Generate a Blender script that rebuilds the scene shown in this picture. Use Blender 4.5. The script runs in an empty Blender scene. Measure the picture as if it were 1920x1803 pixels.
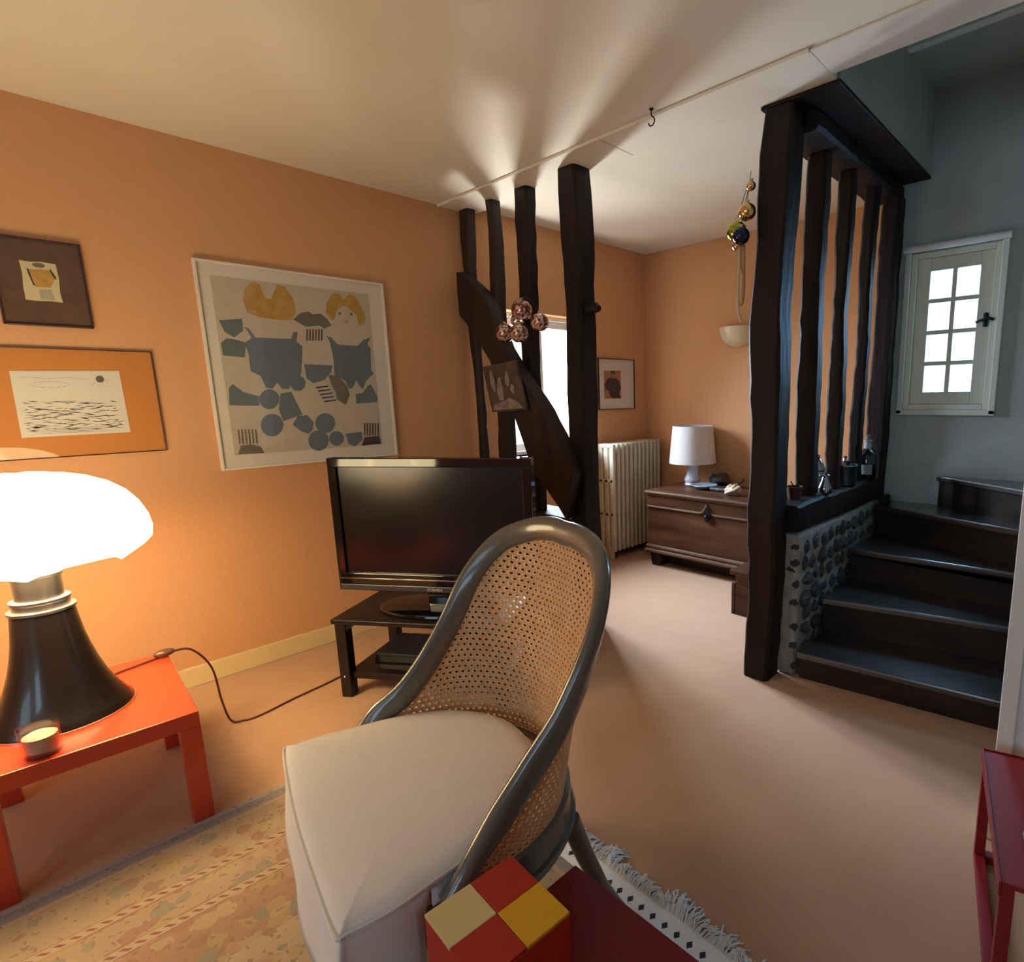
import bpy, bmesh, math, random
from mathutils import Matrix, Vector

S = bpy.context.scene
COL = S.collection
PI = math.pi

# ------------------------------------------------------------------ camera
cam_d = bpy.data.cameras.new('camera'); cam = bpy.data.objects.new('camera', cam_d); COL.objects.link(cam)
S.camera = cam
cam_d.sensor_fit = 'HORIZONTAL'; cam_d.sensor_width = 36.0
cam_d.lens = 1064.8 * 36.0 / 1920.0
cam_d.shift_x = (960.0 - 1178.6) / 1920.0
cam_d.shift_y = (929.8 - 901.5) / 1920.0
cam_d.clip_start = 0.05; cam_d.clip_end = 60
CM = [[0.758776, -0.10165, 0.643371], [0.651129, 0.144193, -0.745144], [-0.017026, 0.984315, 0.175597]]
m4 = Matrix(((CM[0][0], CM[0][1], CM[0][2], 0.0), (CM[1][0], CM[1][1], CM[1][2], 0.0), (CM[2][0], CM[2][1], CM[2][2], 1.35), (0, 0, 0, 1)))
cam.matrix_world = m4

# ------------------------------------------------------------------ world, view, daylight
w = bpy.data.worlds.new('sky'); S.world = w; w.use_nodes = True
bg = w.node_tree.nodes['Background']; bg.inputs[0].default_value = (0.78, 0.9, 1.0, 1); bg.inputs[1].default_value = 2.6
S.view_settings.view_transform = 'Standard'; S.view_settings.look = 'None'
S.view_settings.gamma = 1.0; S.view_settings.use_curve_mapping = False
S.view_settings.exposure = -0.2
S.cycles.max_bounces = 6; S.cycles.diffuse_bounces = 3; S.cycles.glossy_bounces = 3; S.cycles.transmission_bounces = 4; S.cycles.transparent_max_bounces = 8
S.cycles.caustics_reflective = False; S.cycles.caustics_refractive = False; S.cycles.use_adaptive_sampling = True; S.cycles.adaptive_threshold = 0.06
LAMP_W = 5.0

def area(name, loc, aim, sx, sy, power, col, spread=180):
    d = bpy.data.lights.new(name, 'AREA'); d.shape = 'RECTANGLE'; d.size = sx; d.size_y = sy
    d.energy = power; d.color = col; d.spread = math.radians(spread)
    o = bpy.data.objects.new(name, d); COL.objects.link(o); o.location = loc
    o.rotation_euler = (Vector(aim) - Vector(loc)).to_track_quat('-Z', 'Y').to_euler()
    return o
# daylight outside the garden window of the picture wall
area('daylight_garden_window', (-3.68, 2.9, 1.62), (-1.7, 2.45, 0.2), 1.0, 0.75, 185, (0.68, 0.81, 1.0), 130)
# sunlit ledge outside that window, throwing light up on the ceiling
area('daylight_sunlit_ledge', (-3.50, 2.86, 1.02), (-2.35, 2.05, 2.5), 0.20, 0.16, 24, (1.0, 0.95, 0.86), 110)
# daylight outside the stair window
area('daylight_stair_window', (-0.76, 4.05, 1.95), (-0.72, 2.4, 0.7), 0.7, 1.0, 105, (0.34, 0.66, 1.0))
# daylight outside the two windows behind the camera
area('daylight_rear_window', (-1.55, -2.75, 1.6), (-1.1, 0.5, 0.5), 1.0, 1.1, 9, (0.45, 0.75, 1.0))
area('daylight_rear_window', (0.15, -2.75, 1.6), (-0.1, 0.9, 0.6), 1.0, 1.1, 24, (0.45, 0.75, 1.0))

# ------------------------------------------------------------------ helpers
class MB:
    def __init__(s): s.v = []; s.f = []; s.m = []; s.mi = 0
    def add(s, vs, fs):
        o = len(s.v); s.v += [tuple(p) for p in vs]
        for f in fs: s.f.append(tuple(i + o for i in f)); s.m.append(s.mi)
        return s
    def box(s, x0, x1, y0, y1, z0, z1):
        vs = [(x0,y0,z0),(x1,y0,z0),(x1,y1,z0),(x0,y1,z0),(x0,y0,z1),(x1,y0,z1),(x1,y1,z1),(x0,y1,z1)]
        return s.add(vs, [(3,2,1,0),(4,5,6,7),(0,1,5,4),(1,2,6,5),(2,3,7,6),(3,0,4,7)])
    def prism(s, poly, z0, z1):
        n = len(poly)
        vs = [(p[0],p[1],z0) for p in poly] + [(p[0],p[1],z1) for p in poly]
        return s.add(vs, [tuple(range(n-1,-1,-1)), tuple(range(n,2*n))] + [(i,(i+1)%n,n+(i+1)%n,n+i) for i in range(n)])
    def prism_yz(s, poly, x0, x1):          # polygon in (y, z), extruded along x
        n = len(poly)
        vs = [(x0,p[0],p[1]) for p in poly] + [(x1,p[0],p[1]) for p in poly]
        return s.add(vs, [tuple(range(n-1,-1,-1)), tuple(range(n,2*n))] + [(i,(i+1)%n,n+(i+1)%n,n+i) for i in range(n)])
    def prism_xz(s, poly, y0, y1):
        n = len(poly)
        vs = [(p[0],y0,p[1]) for p in poly] + [(p[0],y1,p[1]) for p in poly]
        return s.add(vs, [tuple(range(n)), tuple(range(2*n-1,n-1,-1))] + [(n+i,n+(i+1)%n,(i+1)%n,i) for i in range(n)])
    def lathe(s, prof, c=(0,0,0), n=24, cap=True):
        vs = []; fs = []
        for r, z in prof:
            for k in range(n):
                a = 2*PI*k/n; vs.append((c[0]+r*math.cos(a), c[1]+r*math.sin(a), c[2]+z))
        for i in range(len(prof)-1):
            for k in range(n):
                fs.append((i*n+k, i*n+(k+1)%n, (i+1)*n+(k+1)%n, (i+1)*n+k))
        if cap:
            fs.append(tuple(range(n-1,-1,-1))); fs.append(tuple((len(prof)-1)*n+k for k in range(n)))
        return s.add(vs, fs)
    def tube(s, path, r, n=8, closed=False):
        P = [Vector(p) for p in path]; vs = []; fs = []
        up = Vector((0.13, 0.21, 0.97)); prev = None
        for i, p in enumerate(P):
            a = P[(i-1) % len(P)] if (closed or i > 0) else P[i]; b = P[(i+1) % len(P)] if (closed or i < len(P)-1) else P[i]
            t = (b-a).normalized()
            if prev is None:
                u = t.cross(up)
                if u.length < 0.05: u = t.cross(Vector((1,0,0)))
            else: u = prev - t*prev.dot(t)
            u.normalize(); prev = u; q = t.cross(u)
            rr = r(i/(len(P)-1)) if callable(r) else r
            for k in range(n):
                an = 2*PI*k/n; vs.append(p + u*(rr*math.cos(an)) + q*(rr*math.sin(an)))
        m = len(P)
        for i in range(m if closed else m-1):
            for k in range(n):
                fs.append((i*n+k, i*n+(k+1)%n, ((i+1)%m)*n+(k+1)%n, ((i+1)%m)*n+k))
        if not closed:
            fs.append(tuple(range(n-1,-1,-1))); fs.append(tuple((m-1)*n+k for k in range(n)))
        return s.add(vs, fs)
    def sphere(s, c, r, n=20, m=12, sc=(1,1,1)):
        prof = []
        vs = [(c[0],c[1],c[2]-r*sc[2])]; fs = []
        for i in range(1, m):
            a = -PI/2 + PI*i/m
            for k in range(n):
                b = 2*PI*k/n
                vs.append((c[0]+r*sc[0]*math.cos(a)*math.cos(b), c[1]+r*sc[1]*math.cos(a)*math.sin(b), c[2]+r*sc[2]*math.sin(a)))
        vs.append((c[0],c[1],c[2]+r*sc[2])); L = len(vs)-1
        for k in range(n):
            fs.append((0, 1+(k+1)%n, 1+k)); fs.append((L, L-n+k, L-n+(k+1)%n))
        for i in range(m-2):
            for k in range(n):
                fs.append((1+i*n+k, 1+i*n+(k+1)%n, 1+(i+1)*n+(k+1)%n, 1+(i+1)*n+k))
        return s.add(vs, fs)
    def mesh(s, name, mats):
        me = bpy.data.meshes.new(name); me.from_pydata(s.v, [], s.f)
        for m in (mats if isinstance(mats, (list, tuple)) else [mats]): me.materials.append(m)
        me.polygons.foreach_set('material_index', s.m)
        bm = bmesh.new(); bm.from_mesh(me); bmesh.ops.recalc_face_normals(bm, faces=bm.faces); bm.to_mesh(me); bm.free()
        return me
def bevel(o, wd=0.004, seg=2):
    b = o.modifiers.new('bevel', 'BEVEL'); b.width = wd; b.segments = seg; b.limit_method = 'ANGLE'; b.angle_limit = math.radians(35)
    return o
def smooth(o, ang=40):
    o.data.polygons.foreach_set('use_smooth', [True]*len(o.data.polygons))
    e = o.modifiers.new('split', 'EDGE_SPLIT'); e.split_angle = math.radians(ang); return o
def part(name, mb, mat, parent=None, sm=False, bv=0, loc=None, rot=None):
    o = bpy.data.objects.new(name, mb.mesh(name, mat) if isinstance(mb, MB) else mb); COL.objects.link(o)
    if parent is not None: o.parent = parent
    if loc: o.location = loc
    if rot: o.rotation_euler = rot
    if bv: bevel(o, bv)
    if sm: smooth(o, sm if sm > 1 else 40)
    return o
def thing(name, label, cat, loc=(0,0,0), rotz=0.0, group=None):
    o = bpy.data.objects.new(name, None); COL.objects.link(o); o.empty_display_size = 0.05
    o.location = loc; o.rotation_euler = (0, 0, rotz); return tag(o, label, cat, group)
def tag(o, label, cat, group=None):
    o['label'] = label; o['category'] = cat
    if group: o['group'] = group
    return o
def struct(name, mb, mat, label=None, bv=0, sm=False):
    o = part(name, mb, mat, None, sm, bv); o['kind'] = 'structure'
    if label: o['label'] = label
    return o
def dup(o, parent):
    c = o.copy(); COL.objects.link(c); c.parent = parent; return c

# ------------------------------------------------------------------ materials
def M(name, col, rough=0.5, metal=0.0, spec=0.5, col2=None, nscale=8.0, ndet=4.0, lo=0.35, hi=0.65, bump=0.0, bscale=None, coat=0.0, stretch=None, emit=None, estr=0.0, sheen=0.0, trans=0.0):
    m = bpy.data.materials.new(name); m.use_nodes = True; nt = m.node_tree; b = nt.nodes['Principled BSDF']
    b.inputs['Base Color'].default_value = (*col, 1); b.inputs['Roughness'].default_value = rough; b.inputs['Metallic'].default_value = metal
    b.inputs['Specular IOR Level'].default_value = spec; b.inputs['Coat Weight'].default_value = coat; b.inputs['Coat Roughness'].default_value = 0.08
    if sheen: b.inputs['Sheen Weight'].default_value = sheen
    if trans: b.inputs['Transmission Weight'].default_value = trans
    if emit: b.inputs['Emission Color'].default_value = (*emit, 1); b.inputs['Emission Strength'].default_value = estr
    tc = nt.nodes.new('ShaderNodeTexCoord'); mp = nt.nodes.new('ShaderNodeMapping'); nt.links.new(tc.outputs['Object'], mp.inputs[0])
    if stretch: mp.inputs['Scale'].default_value = stretch
    if col2:
        n = nt.nodes.new('ShaderNodeTexNoise'); n.inputs['Scale'].default_value = nscale; n.inputs['Detail'].default_value = ndet
        nt.links.new(mp.outputs[0], n.inputs[0])
        r = nt.nodes.new('ShaderNodeValToRGB'); r.color_ramp.elements[0].position = lo; r.color_ramp.elements[1].position = hi
        r.color_ramp.elements[0].color = (*col, 1); r.color_ramp.elements[1].color = (*col2, 1)
        nt.links.new(n.outputs[0], r.inputs[0]); nt.links.new(r.outputs[0], b.inputs['Base Color'])
    if bump:
        n2 = nt.nodes.new('ShaderNodeTexNoise'); n2.inputs['Scale'].default_value = bscale or nscale*3; n2.inputs['Detail'].default_value = 5
        nt.links.new(mp.outputs[0], n2.inputs[0])
        bp = nt.nodes.new('ShaderNodeBump'); bp.inputs['Strength'].default_value = bump; bp.inputs['Distance'].default_value = 0.01
        nt.links.new(n2.outputs[0], bp.inputs['Height']); nt.links.new(bp.outputs[0], b.inputs['Normal'])
    return m
def glass(name, tint=(0.96,0.98,1.0), gloss=0.06, rough=0.02):
    m = bpy.data.materials.new(name); m.use_nodes = True; nt = m.node_tree
    for n in list(nt.nodes): nt.nodes.remove(n)
    o = nt.nodes.new('ShaderNodeOutputMaterial'); t = nt.nodes.new('ShaderNodeBsdfTransparent'); t.inputs[0].default_value = (*tint, 1)
    g = nt.nodes.new('ShaderNodeBsdfGlossy'); g.inputs['Roughness'].default_value = rough
    lw = nt.nodes.new('ShaderNodeLayerWeight'); lw.inputs[0].default_value = 0.5
    pw = nt.nodes.new('ShaderNodeMath'); pw.operation = 'POWER'; pw.inputs[1].default_value = 5.0; nt.links.new(lw.outputs['Facing'], pw.inputs[0])
    ad = nt.nodes.new('ShaderNodeMath'); ad.operation = 'MULTIPLY_ADD'; ad.inputs[1].default_value = 0.5; ad.inputs[2].default_value = 0.02+gloss; nt.links.new(pw.outputs[0], ad.inputs[0])
    mx = nt.nodes.new('ShaderNodeMixShader'); nt.links.new(ad.outputs[0], mx.inputs[0]); nt.links.new(t.outputs[0], mx.inputs[1]); nt.links.new(g.outputs[0], mx.inputs[2])
    nt.links.new(mx.outputs[0], o.inputs[0]); return m

PEACH = M('peach_wallpaper', (0.71,0.372,0.18), 0.85, spec=0.2, col2=(0.725,0.388,0.19), nscale=70, bump=0.12, bscale=260)
CEIL = M('ceiling_paint', (0.83,0.79,0.68), 0.9, spec=0.15, col2=(0.86,0.82,0.71), nscale=3, bump=0.05, bscale=60)
WHITEW = M('grey_white_wall_paint', (0.40,0.425,0.395), 0.85, spec=0.2, col2=(0.45,0.475,0.44), nscale=4, bump=0.08, bscale=120)
JAMB = M('white_gloss_paint', (0.82,0.85,0.83), 0.45)
CREAMP = M('cream_gloss_paint', (0.74,0.72,0.60), 0.4)
CARPET = M('carpet', (0.545,0.328,0.195), 0.95, spec=0.1, col2=(0.565,0.343,0.206), nscale=7, ndet=6, bump=0.35, bscale=420, sheen=0.2)
SKIRT = M('baseboard_paint', (0.78,0.62,0.33), 0.5)
BEAM = M('dark_oak_beam', (0.008,0.0045,0.0035), 0.6, spec=0.25, col2=(0.022,0.011,0.0075), nscale=5, ndet=5, bump=0.55, bscale=16, stretch=(1.6,1.6,0.25))
BEAML = M('brown_oak_beam', (0.018,0.010,0.007), 0.6, spec=0.3, col2=(0.045,0.025,0.015), nscale=5, ndet=5, bump=0.5, bscale=16, stretch=(1.6,1.6,0.25))
STAIRW = M('dark_stair_oak', (0.012,0.008,0.006), 0.36, spec=0.9, col2=(0.034,0.020,0.014), nscale=4, ndet=5, bump=0.12, bscale=20, stretch=(0.5,3,3), coat=1.0)
STAIRW.node_tree.nodes['Principled BSDF'].inputs['Coat Roughness'].default_value = 0.22
RISERW = M('dark_riser_oak', (0.012,0.008,0.006), 0.5, spec=0.3, col2=(0.038,0.022,0.015), nscale=4, ndet=5, bump=0.1, bscale=20, stretch=(0.5,3,3))
CHESTW = M('old_oak_chest', (0.042,0.016,0.0065), 0.4, spec=0.3, col2=(0.115,0.05,0.021), nscale=3.5, ndet=5, bump=0.12, bscale=14, stretch=(0.35,2,2.5))
CHESTL = M('worn_oak_moulding', (0.13,0.072,0.04), 0.35, col2=(0.21,0.13,0.08), nscale=6, stretch=(0.4,2,2))
STONE = M('dark_flint', (0.022,0.022,0.025), 0.35, col2=(0.10,0.095,0.095), nscale=12, bump=0.6, bscale=30)
MORTAR = M('lime_mortar', (0.30,0.275,0.25), 0.9, col2=(0.42,0.39,0.36), nscale=14, bump=0.7, bscale=50)
BLACKW = M('black_brown_laminate', (0.009,0.006,0.005), 0.38, col2=(0.015,0.010,0.008), nscale=3, stretch=(0.3,4,4))
BLACKG = M('gloss_black_plastic', (0.006,0.006,0.007), 0.06, coat=0.3)
SCREEN = M('tv_screen', (0.004,0.004,0.006), 0.22, spec=0.45)
BLACKM = M('matt_black_plastic', (0.012,0.012,0.013), 0.5)
GREYP = M('dark_grey_plastic', (0.05,0.05,0.055), 0.3)
REDL = M('red_lacquer', (0.62,0.055,0.02), 0.28, coat=0.25)
DRED = M('dark_red_lacquer', (0.17,0.007,0.005), 0.5, spec=0.2)
DRED2 = M('crimson_lacquer', (0.27,0.014,0.016), 0.4, spec=0.35)
FABRIC = M('off_white_cotton', (0.84,0.775,0.72), 0.92, spec=0.15, col2=(0.86,0.80,0.745), nscale=5, bump=0.25, bscale=500, sheen=0.15)
PIPING = M('piping_cotton', (0.74,0.69,0.62), 0.85)
CHAIRP = M('grey_black_lacquer', (0.115,0.104,0.082), 0.27, col2=(0.145,0.128,0.10), nscale=5, coat=0.35)
CANE = M('woven_cane', (0.74,0.385,0.165), 0.5, col2=(0.82,0.475,0.24), nscale=25, ndet=6)
CANEB = M('cane_binding', (0.55,0.36,0.21), 0.5)
STEEL = M('brushed_steel', (0.55,0.53,0.50), 0.28, metal=1.0)
LAMPB = M('brown_black_enamel', (0.010,0.007,0.006), 0.3, coat=0.4)
CERAM = M('white_ceramic', (0.72,0.75,0.78), 0.15, coat=0.3)
SHADE2 = M('white_paper_shade', (0.72,0.69,0.66), 0.8)
ENAMEL = M('cream_radiator_enamel', (0.60,0.535,0.385), 0.35, col2=(0.64,0.575,0.42), nscale=12)
SCONCE = M('cream_plaster_shade', (0.78,0.66,0.42), 0.3, coat=0.2)
GLASS = glass('picture_glass', tint=(0.995,0.995,0.995), gloss=0.0)
PANE = glass('window_pane')
BLIND = M('white_blind_rail', (0.72,0.70,0.66), 0.4)
IRON = M('dark_iron', (0.025,0.025,0.028), 0.4, metal=0.8)
CHROME = M('polished_nickel', (0.60,0.62,0.65), 0.2, metal=1.0)
PEWTER = M('pewter', (0.32,0.36,0.42), 0.16, metal=1.0)
BGLASS = M('dark_bottle_glass', (0.006,0.008,0.010), 0.05, coat=0.4)
CORD = M('brown_cord', (0.10,0.025,0.018), 0.5)

# ------------------------------------------------------------------ room shell
XW = -3.268
struct('floor', MB().box(-3.6, 2.1, -2.6, 4.1, -0.1, 0.0), CARPET)
wl = MB()
wl.box(-3.568, XW, -2.6, 2.53, -0.1, 2.66); wl.box(-3.568, XW, 3.30, 4.35, -0.1, 2.66)
wl.box(-3.568, XW, 2.53, 3.30, -0.1, 0.92); wl.box(-3.568, XW, 2.53, 3.30, 1.94, 2.66)
struct('wall_left', wl, PEACH)
struct('wall_back', MB().box(XW, -1.2, 4.05, 4.35, -0.1, 2.66), PEACH)
struct('wall_back_return', MB().box(-1.2, -1.06, 3.63, 4.35, -0.1, 2.95), PEACH)
ws = MB()
ws.box(-1.06, -0.985, 3.63, 3.93, -0.1, 3.0); ws.box(-0.548, 0.6, 3.63, 3.93, -0.1, 3.0)
ws.box(-0.985, -0.548, 3.63, 3.93, -0.1, 1.235); ws.box(-0.985, -0.548, 3.63, 3.93, 2.10, 3.0)
struct('wall_stair', ws, WHITEW)
struct('wall_stair_upper', MB().box(-1.24, -0.92, 2.315, 3.63, 2.495, 3.0), WHITEW)
struct('wall_stair_right', MB().box(0.45, 0.6, 1.99, 3.63, -0.1, 3.0), WHITEW)
struct('wall_stair_front', MB().box(-1.24, 0.6, 2.17, 2.265, 2.6, 3.0), WHITEW)
struct('wall_right', MB().box(-0.165, 2.1, 1.875, 1.99, 0, 2.5), JAMB)
struct('wall_east', MB().box(2.1, 2.25, -2.6, 1.99, -0.1, 2.6), PEACH)
wr = MB()
for a, b in ((-3.568, -2.1), (-1.0, -0.4), (0.7, 2.25)): wr.box(a, b, -2.75, -2.6, -0.1, 2.6)
for a, b in ((-2.1, -1.0), (-0.4, 0.7)): wr.box(a, b, -2.75, -2.6, -0.1, 0.95); wr.box(a, b, -2.75, -2.6, 2.15, 2.6)
struct('wall_rear', wr, PEACH)
cl = MB().box(-3.568, 2.25, -2.75, 2.06, 2.5, 2.6)
struct('ceiling', cl, CEIL)
struct('ceiling_back_room', MB().box(-3.568, -1.06, 2.31, 4.35, 2.54, 2.64), CEIL)
struct('ceiling_stair', MB().box(-0.93, 0.6, 3.12, 3.7, 2.915, 3.0), WHITEW)
struct('ceiling_stair_landing', MB().box(-0.93, 0.6, 2.2, 3.11, 2.93, 3.0), WHITEW)
trim1 = struct('trim_1', MB().box(-3.268, -1.926, 2.063, 2.31, 2.493, 2.60), CEIL, bv=0.003)
struct('trim_2', MB().box(-1.922, -0.93, 2.063, 2.31, 2.493, 2.60), CEIL, bv=0.003)
struct('trim_3', MB().box(-0.93, 2.1, 2.063, 2.262, 2.493, 2.60), CEIL, bv=0.003)
struct('trim_4', MB().box(-0.93, 0.5, 3.085, 3.135, 2.895, 2.935), JAMB, bv=0.004)
struct('trim_5', MB().box(-0.182, -0.140, 1.860, 1.99, 0, 2.5), JAMB, bv=0.003)
struct('trim_6', MB().box(-3.262, -0.93, 2.052, 2.066, 2.486, 2.5), CEIL, bv=0.004)
# plaster apron following the flight on the stair wall
struct('trim_7', MB().prism_xz([(-1.05,0.69),(0.45,0.69),(0.45,1.43),(-1.05,0.842)], 3.618, 3.63), WHITEW)
struct('baseboard_left', MB().box(XW, XW+0.014, -2.6, 2.16, 0, 0.098), SKIRT, bv=0.004)
struct('baseboard_right', MB().box(-0.195, 2.1, 1.852, 1.875, 0, 0.075), CREAMP, bv=0.003)

# ------------------------------------------------------------------ windows
def window(name, origin, axis, W, H, cols, rows, depth, inward, mat=CREAMP, stile=0.06, muntin=0.022, label=None):
    """frame + sash + panes; origin = lower-left inner corner of opening; axis 'x' or 'y' is the width direction"""
    f = MB(); fr = 0.03
    def bx(mb, u0, u1, d0, d1, z0, z1):
        lo, hi = sorted((d0*inward, d1*inward))
        if axis == 'x': mb.box(u0, u1, lo, hi, z0, z1)
        else: mb.box(lo, hi, u0, u1, z0, z1)
    for (a, b, c, d) in ((0, fr, 0, H), (W-fr, W, 0, H), (fr, W-fr, 0, fr), (fr, W-fr, H-fr, H)): bx(f, a, b, -depth, 0.004, c, d)
    root = part(name, f, mat, loc=origin, bv=0.004); root['kind'] = 'structure'
    if label: root['label'] = label
    sd0, sd1 = -depth*0.55, -depth*0.55+0.035
    s = MB()
    bx(s, fr, fr+stile, sd0, sd1, fr, H-fr); bx(s, W-fr-stile, W-fr, sd0, sd1, fr, H-fr)
    bx(s, fr+stile, W-fr-stile, sd0, sd1, fr, fr+stile*1.05); bx(s, fr+stile, W-fr-stile, sd0, sd1, H-fr-stile*1.05, H-fr)
    sash = part('sash', s, mat, root, bv=0.004)
    u0, u1, z0, z1 = fr+stile, W-fr-stile, fr+stile*1.05, H-fr-stile*1.05
    pw = (u1-u0-muntin*(cols-1))/cols; ph = (z1-z0-muntin*(rows-1))/rows
    for i in range(1, cols):
        m = MB(); u = u0+i*pw+(i-1)*muntin; bx(m, u, u+muntin, sd0+.003, sd1-.003, z0, z1); part('muntin', m, mat, sash, bv=0.003)
    for j in range(1, rows):
        m = MB(); z = z0+j*ph+(j-1)*muntin; bx(m, u0, u1, sd0+.004, sd1-.004, z, z+muntin); part('muntin', m, mat, sash, bv=0.003)
    for i in range(cols):
        for j in range(rows):
            m = MB(); u = u0+i*(pw+muntin); z = z0+j*(ph+muntin); dm = (sd0+sd1)/2
            bx(m, u-.002, u+pw+.002, dm-.0015, dm+.0015, z-.002, z+ph+.002); part('pane', m, PANE, sash)
    return root, sash
# stair window, eight panes
w1, s1 = window('window_1', (-0.985, 3.63, 1.235), 'x', 0.437, 0.865, 2, 4, 0.10, -1, CREAMP, 0.068, 0.024, 'small eight pane casement window above the staircase')
fr = MB(); fr.box(-0.03, 0.0, -0.022, 0.0, -0.025, 0.87); fr.box(0.437, 0.468, -0.022, 0.0, -0.025, 0.87); fr.box(-0.03, 0.468, -0.022, 0.0, -0.03, -0.0)
part('casing', fr, CREAMP, w1, bv=0.004)
hd = MB().box(0.372, 0.396, 0.005, 0.03, 0.44, 0.515); part('handle_plate', hd, IRON, s1, bv=0.008)
part('handle', MB().tube([(0.345,-0.012,0.466),(0.362,-0.02,0.472),(0.385,-0.02,0.476),(0.405,-0.018,0.482),(0.425,-0.01,0.474)], 0.008, 8), IRON, s1, sm=True)
br = part('blind_rail', MB().tube([(-0.035,-0.03,0.885),(0.475,-0.03,0.885)], 0.019, 14), BLIND, w1, sm=True)
# garden window behind the timber posts
w2, s2 = window('window_2', (XW-0.10, 2.53, 0.92), 'y', 0.77, 1.02, 2, 1, 0.10, 1, JAMB, 0.05, 0.07, 'bright window behind the dark timber posts')
part('window_sill', MB().box(-0.02, 0.16, -0.03, 0.80, -0.03, 0.0), JAMB, w2, bv=0.004)
# windows behind the camera
for i, x in enumerate((-2.1, -0.4)):
    wn, sn = window('window_%d' % (3+i), (x, -2.6, 0.95), 'x', 1.1, 1.2, 3, 4, 0.10, 1, JAMB, 0.06, 0.025, 'window in the wall behind the camera')

# ------------------------------------------------------------------ timber frame
def hewn(prof, seed, jit=0.006, ch=0.012, seg=22, knots=()):
    """prof: list of (z, x0, x1, y0, y1) from bottom to top; chamfered, hand-hewn, uneven post"""
    rnd = random.Random(seed); mb = MB(); vs = []; n = 12
    z0, z1 = prof[0][0], prof[-1][0]
    ph = [rnd.uniform(0, 6.28) for _ in range(8)]; fq = [rnd.uniform(2.5, 9) for _ in range(8)]
    for i in range(seg+1):
        z = z0+(z1-z0)*i/seg
        for a, b in zip(prof, prof[1:]):
            if a[0]-1e-6 <= z <= b[0]+1e-6: break
        t = (z-a[0])/max(1e-6, b[0]-a[0]); x0, x1, y0, y1 = [a[k]+(b[k]-a[k])*t for k in range(1, 5)]
        d = [jit*(math.sin(fq[k]*z+ph[k])*0.7+rnd.uniform(-0.5, 0.5)) for k in range(4)]
        x0 += d[0]; x1 += d[1]; y0 += d[2]; y1 += d[3]; c = ch*(0.7+0.6*rnd.random())
        mx, my = (x0+x1)/2+rnd.uniform(-1,1)*jit, (y0+y1)/2+rnd.uniform(-1,1)*jit
        vs += [(x0+c,y0,z),(mx,y0-jit*.3*rnd.random(),z),(x1-c,y0,z),(x1,y0+c,z),(x1+jit*.3*rnd.random(),my,z),(x1,y1-c,z),(x1-c,y1,z),(mx,y1,z),(x0+c,y1,z),(x0,y1-c,z),(x0,my,z),(x0,y0+c,z)]
    fs = [(i*n+k, i*n+(k+1)%n, (i+1)*n+(k+1)%n, (i+1)*n+k) for i in range(seg) for k in range(n)]
    fs += [tuple(range(n-1,-1,-1)), tuple(seg*n+k for k in range(n))]
    return mb.add(vs, fs)
def post(prof, seed, label, mat=BEAM, group=None, **k):
    return tag(part('timber_post', hewn(prof, seed, **k), mat, sm=25), label, 'post', group)
G1 = 'timber posts in front of the garden window'; G2 = 'timber posts of the stair partition'
post([(0.662,-3.205,-3.150,2.2,2.25),(1.5,-3.21,-3.155,2.2,2.25),(1.95,-3.262,-3.175,2.2,2.26),(2.493,-3.262,-3.165,2.2,2.26)], 1, 'slim dark timber post standing against the peach picture wall', BEAML, G1, jit=0.004)
post([(0.662,-3.005,-2.885,2.2,2.275),(1.2,-3.0,-2.885,2.2,2.275),(1.7,-2.995,-2.91,2.2,2.275),(2.493,-2.985,-2.925,2.2,2.275)], 2, 'second timber post from the picture wall, behind the leaning brace', BEAML, G1)
post([(0.662,-2.715,-2.63,2.205,2.28),(1.6,-2.72,-2.625,2.2,2.28),(2.493,-2.715,-2.61,2.2,2.28)], 3, 'timber post with mosaic baubles hanging on its front', BEAM, G1)
p4 = post([(0.0,-2.32,-2.19,2.175,2.30),(1.2,-2.31,-2.19,2.175,2.30),(1.95,-2.315,-2.195,2.175,2.30),(2.03,-2.32,-2.185,2.175,2.31),(2.493,-2.335,-2.195,2.175,2.30)], 4, 'thick square timber post with a stub peg, nearest the open passage', BEAM, G1, jit=0.005)
part('peg', MB().tube([(-2.21,2.235,1.785),(-2.165,2.234,1.80),(-2.135,2.232,1.80),(-2.105,2.23,1.79)], lambda t: 0.026+0.010*math.sin(t*3)-0.012*t*t, 7), BEAM, p4, sm=True)
p5 = post([(0.0,-1.264,-1.14,2.3,2.43),(0.9,-1.264,-1.125,2.3,2.43),(1.66,-1.272,-1.132,2.3,2.43),(2.1,-1.252,-1.116,2.3,2.43),(2.476,-1.228,-1.105,2.3,2.43)], 5, 'massive timber post at the foot of the stairs, floor to ceiling', BEAM, G2, jit=0.006, seg=30)
for k, (y0, y1, xs, lb) in enumerate(((2.66,2.74,((0.84,-1.206,-1.118),(1.7,-1.212,-1.112),(2.40,-1.195,-1.11)), 'first slender post behind the massive stair post'),
                       (2.96,3.03,((0.84,-1.176,-1.100),(1.7,-1.172,-1.105),(2.40,-1.165,-1.095)), 'middle slender post of the stair partition beside the pewter lidded pot'),
                       (3.27,3.34,((0.84,-1.162,-1.100),(1.7,-1.155,-1.095),(2.40,-1.146,-1.078)), 'slender rough post of the stair partition in front of the dark bottle'),
                       (3.52,3.628,((0.70,-1.155,-1.058),(1.7,-1.142,-1.042),(2.40,-1.13,-1.035)), 'last post of the stair partition, set against the white stair wall'))):
    post([(z,a,b,y0,y1) for z, a, b in xs], 10+k, lb, BEAM, G2, jit=0.006, seg=26)
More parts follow.
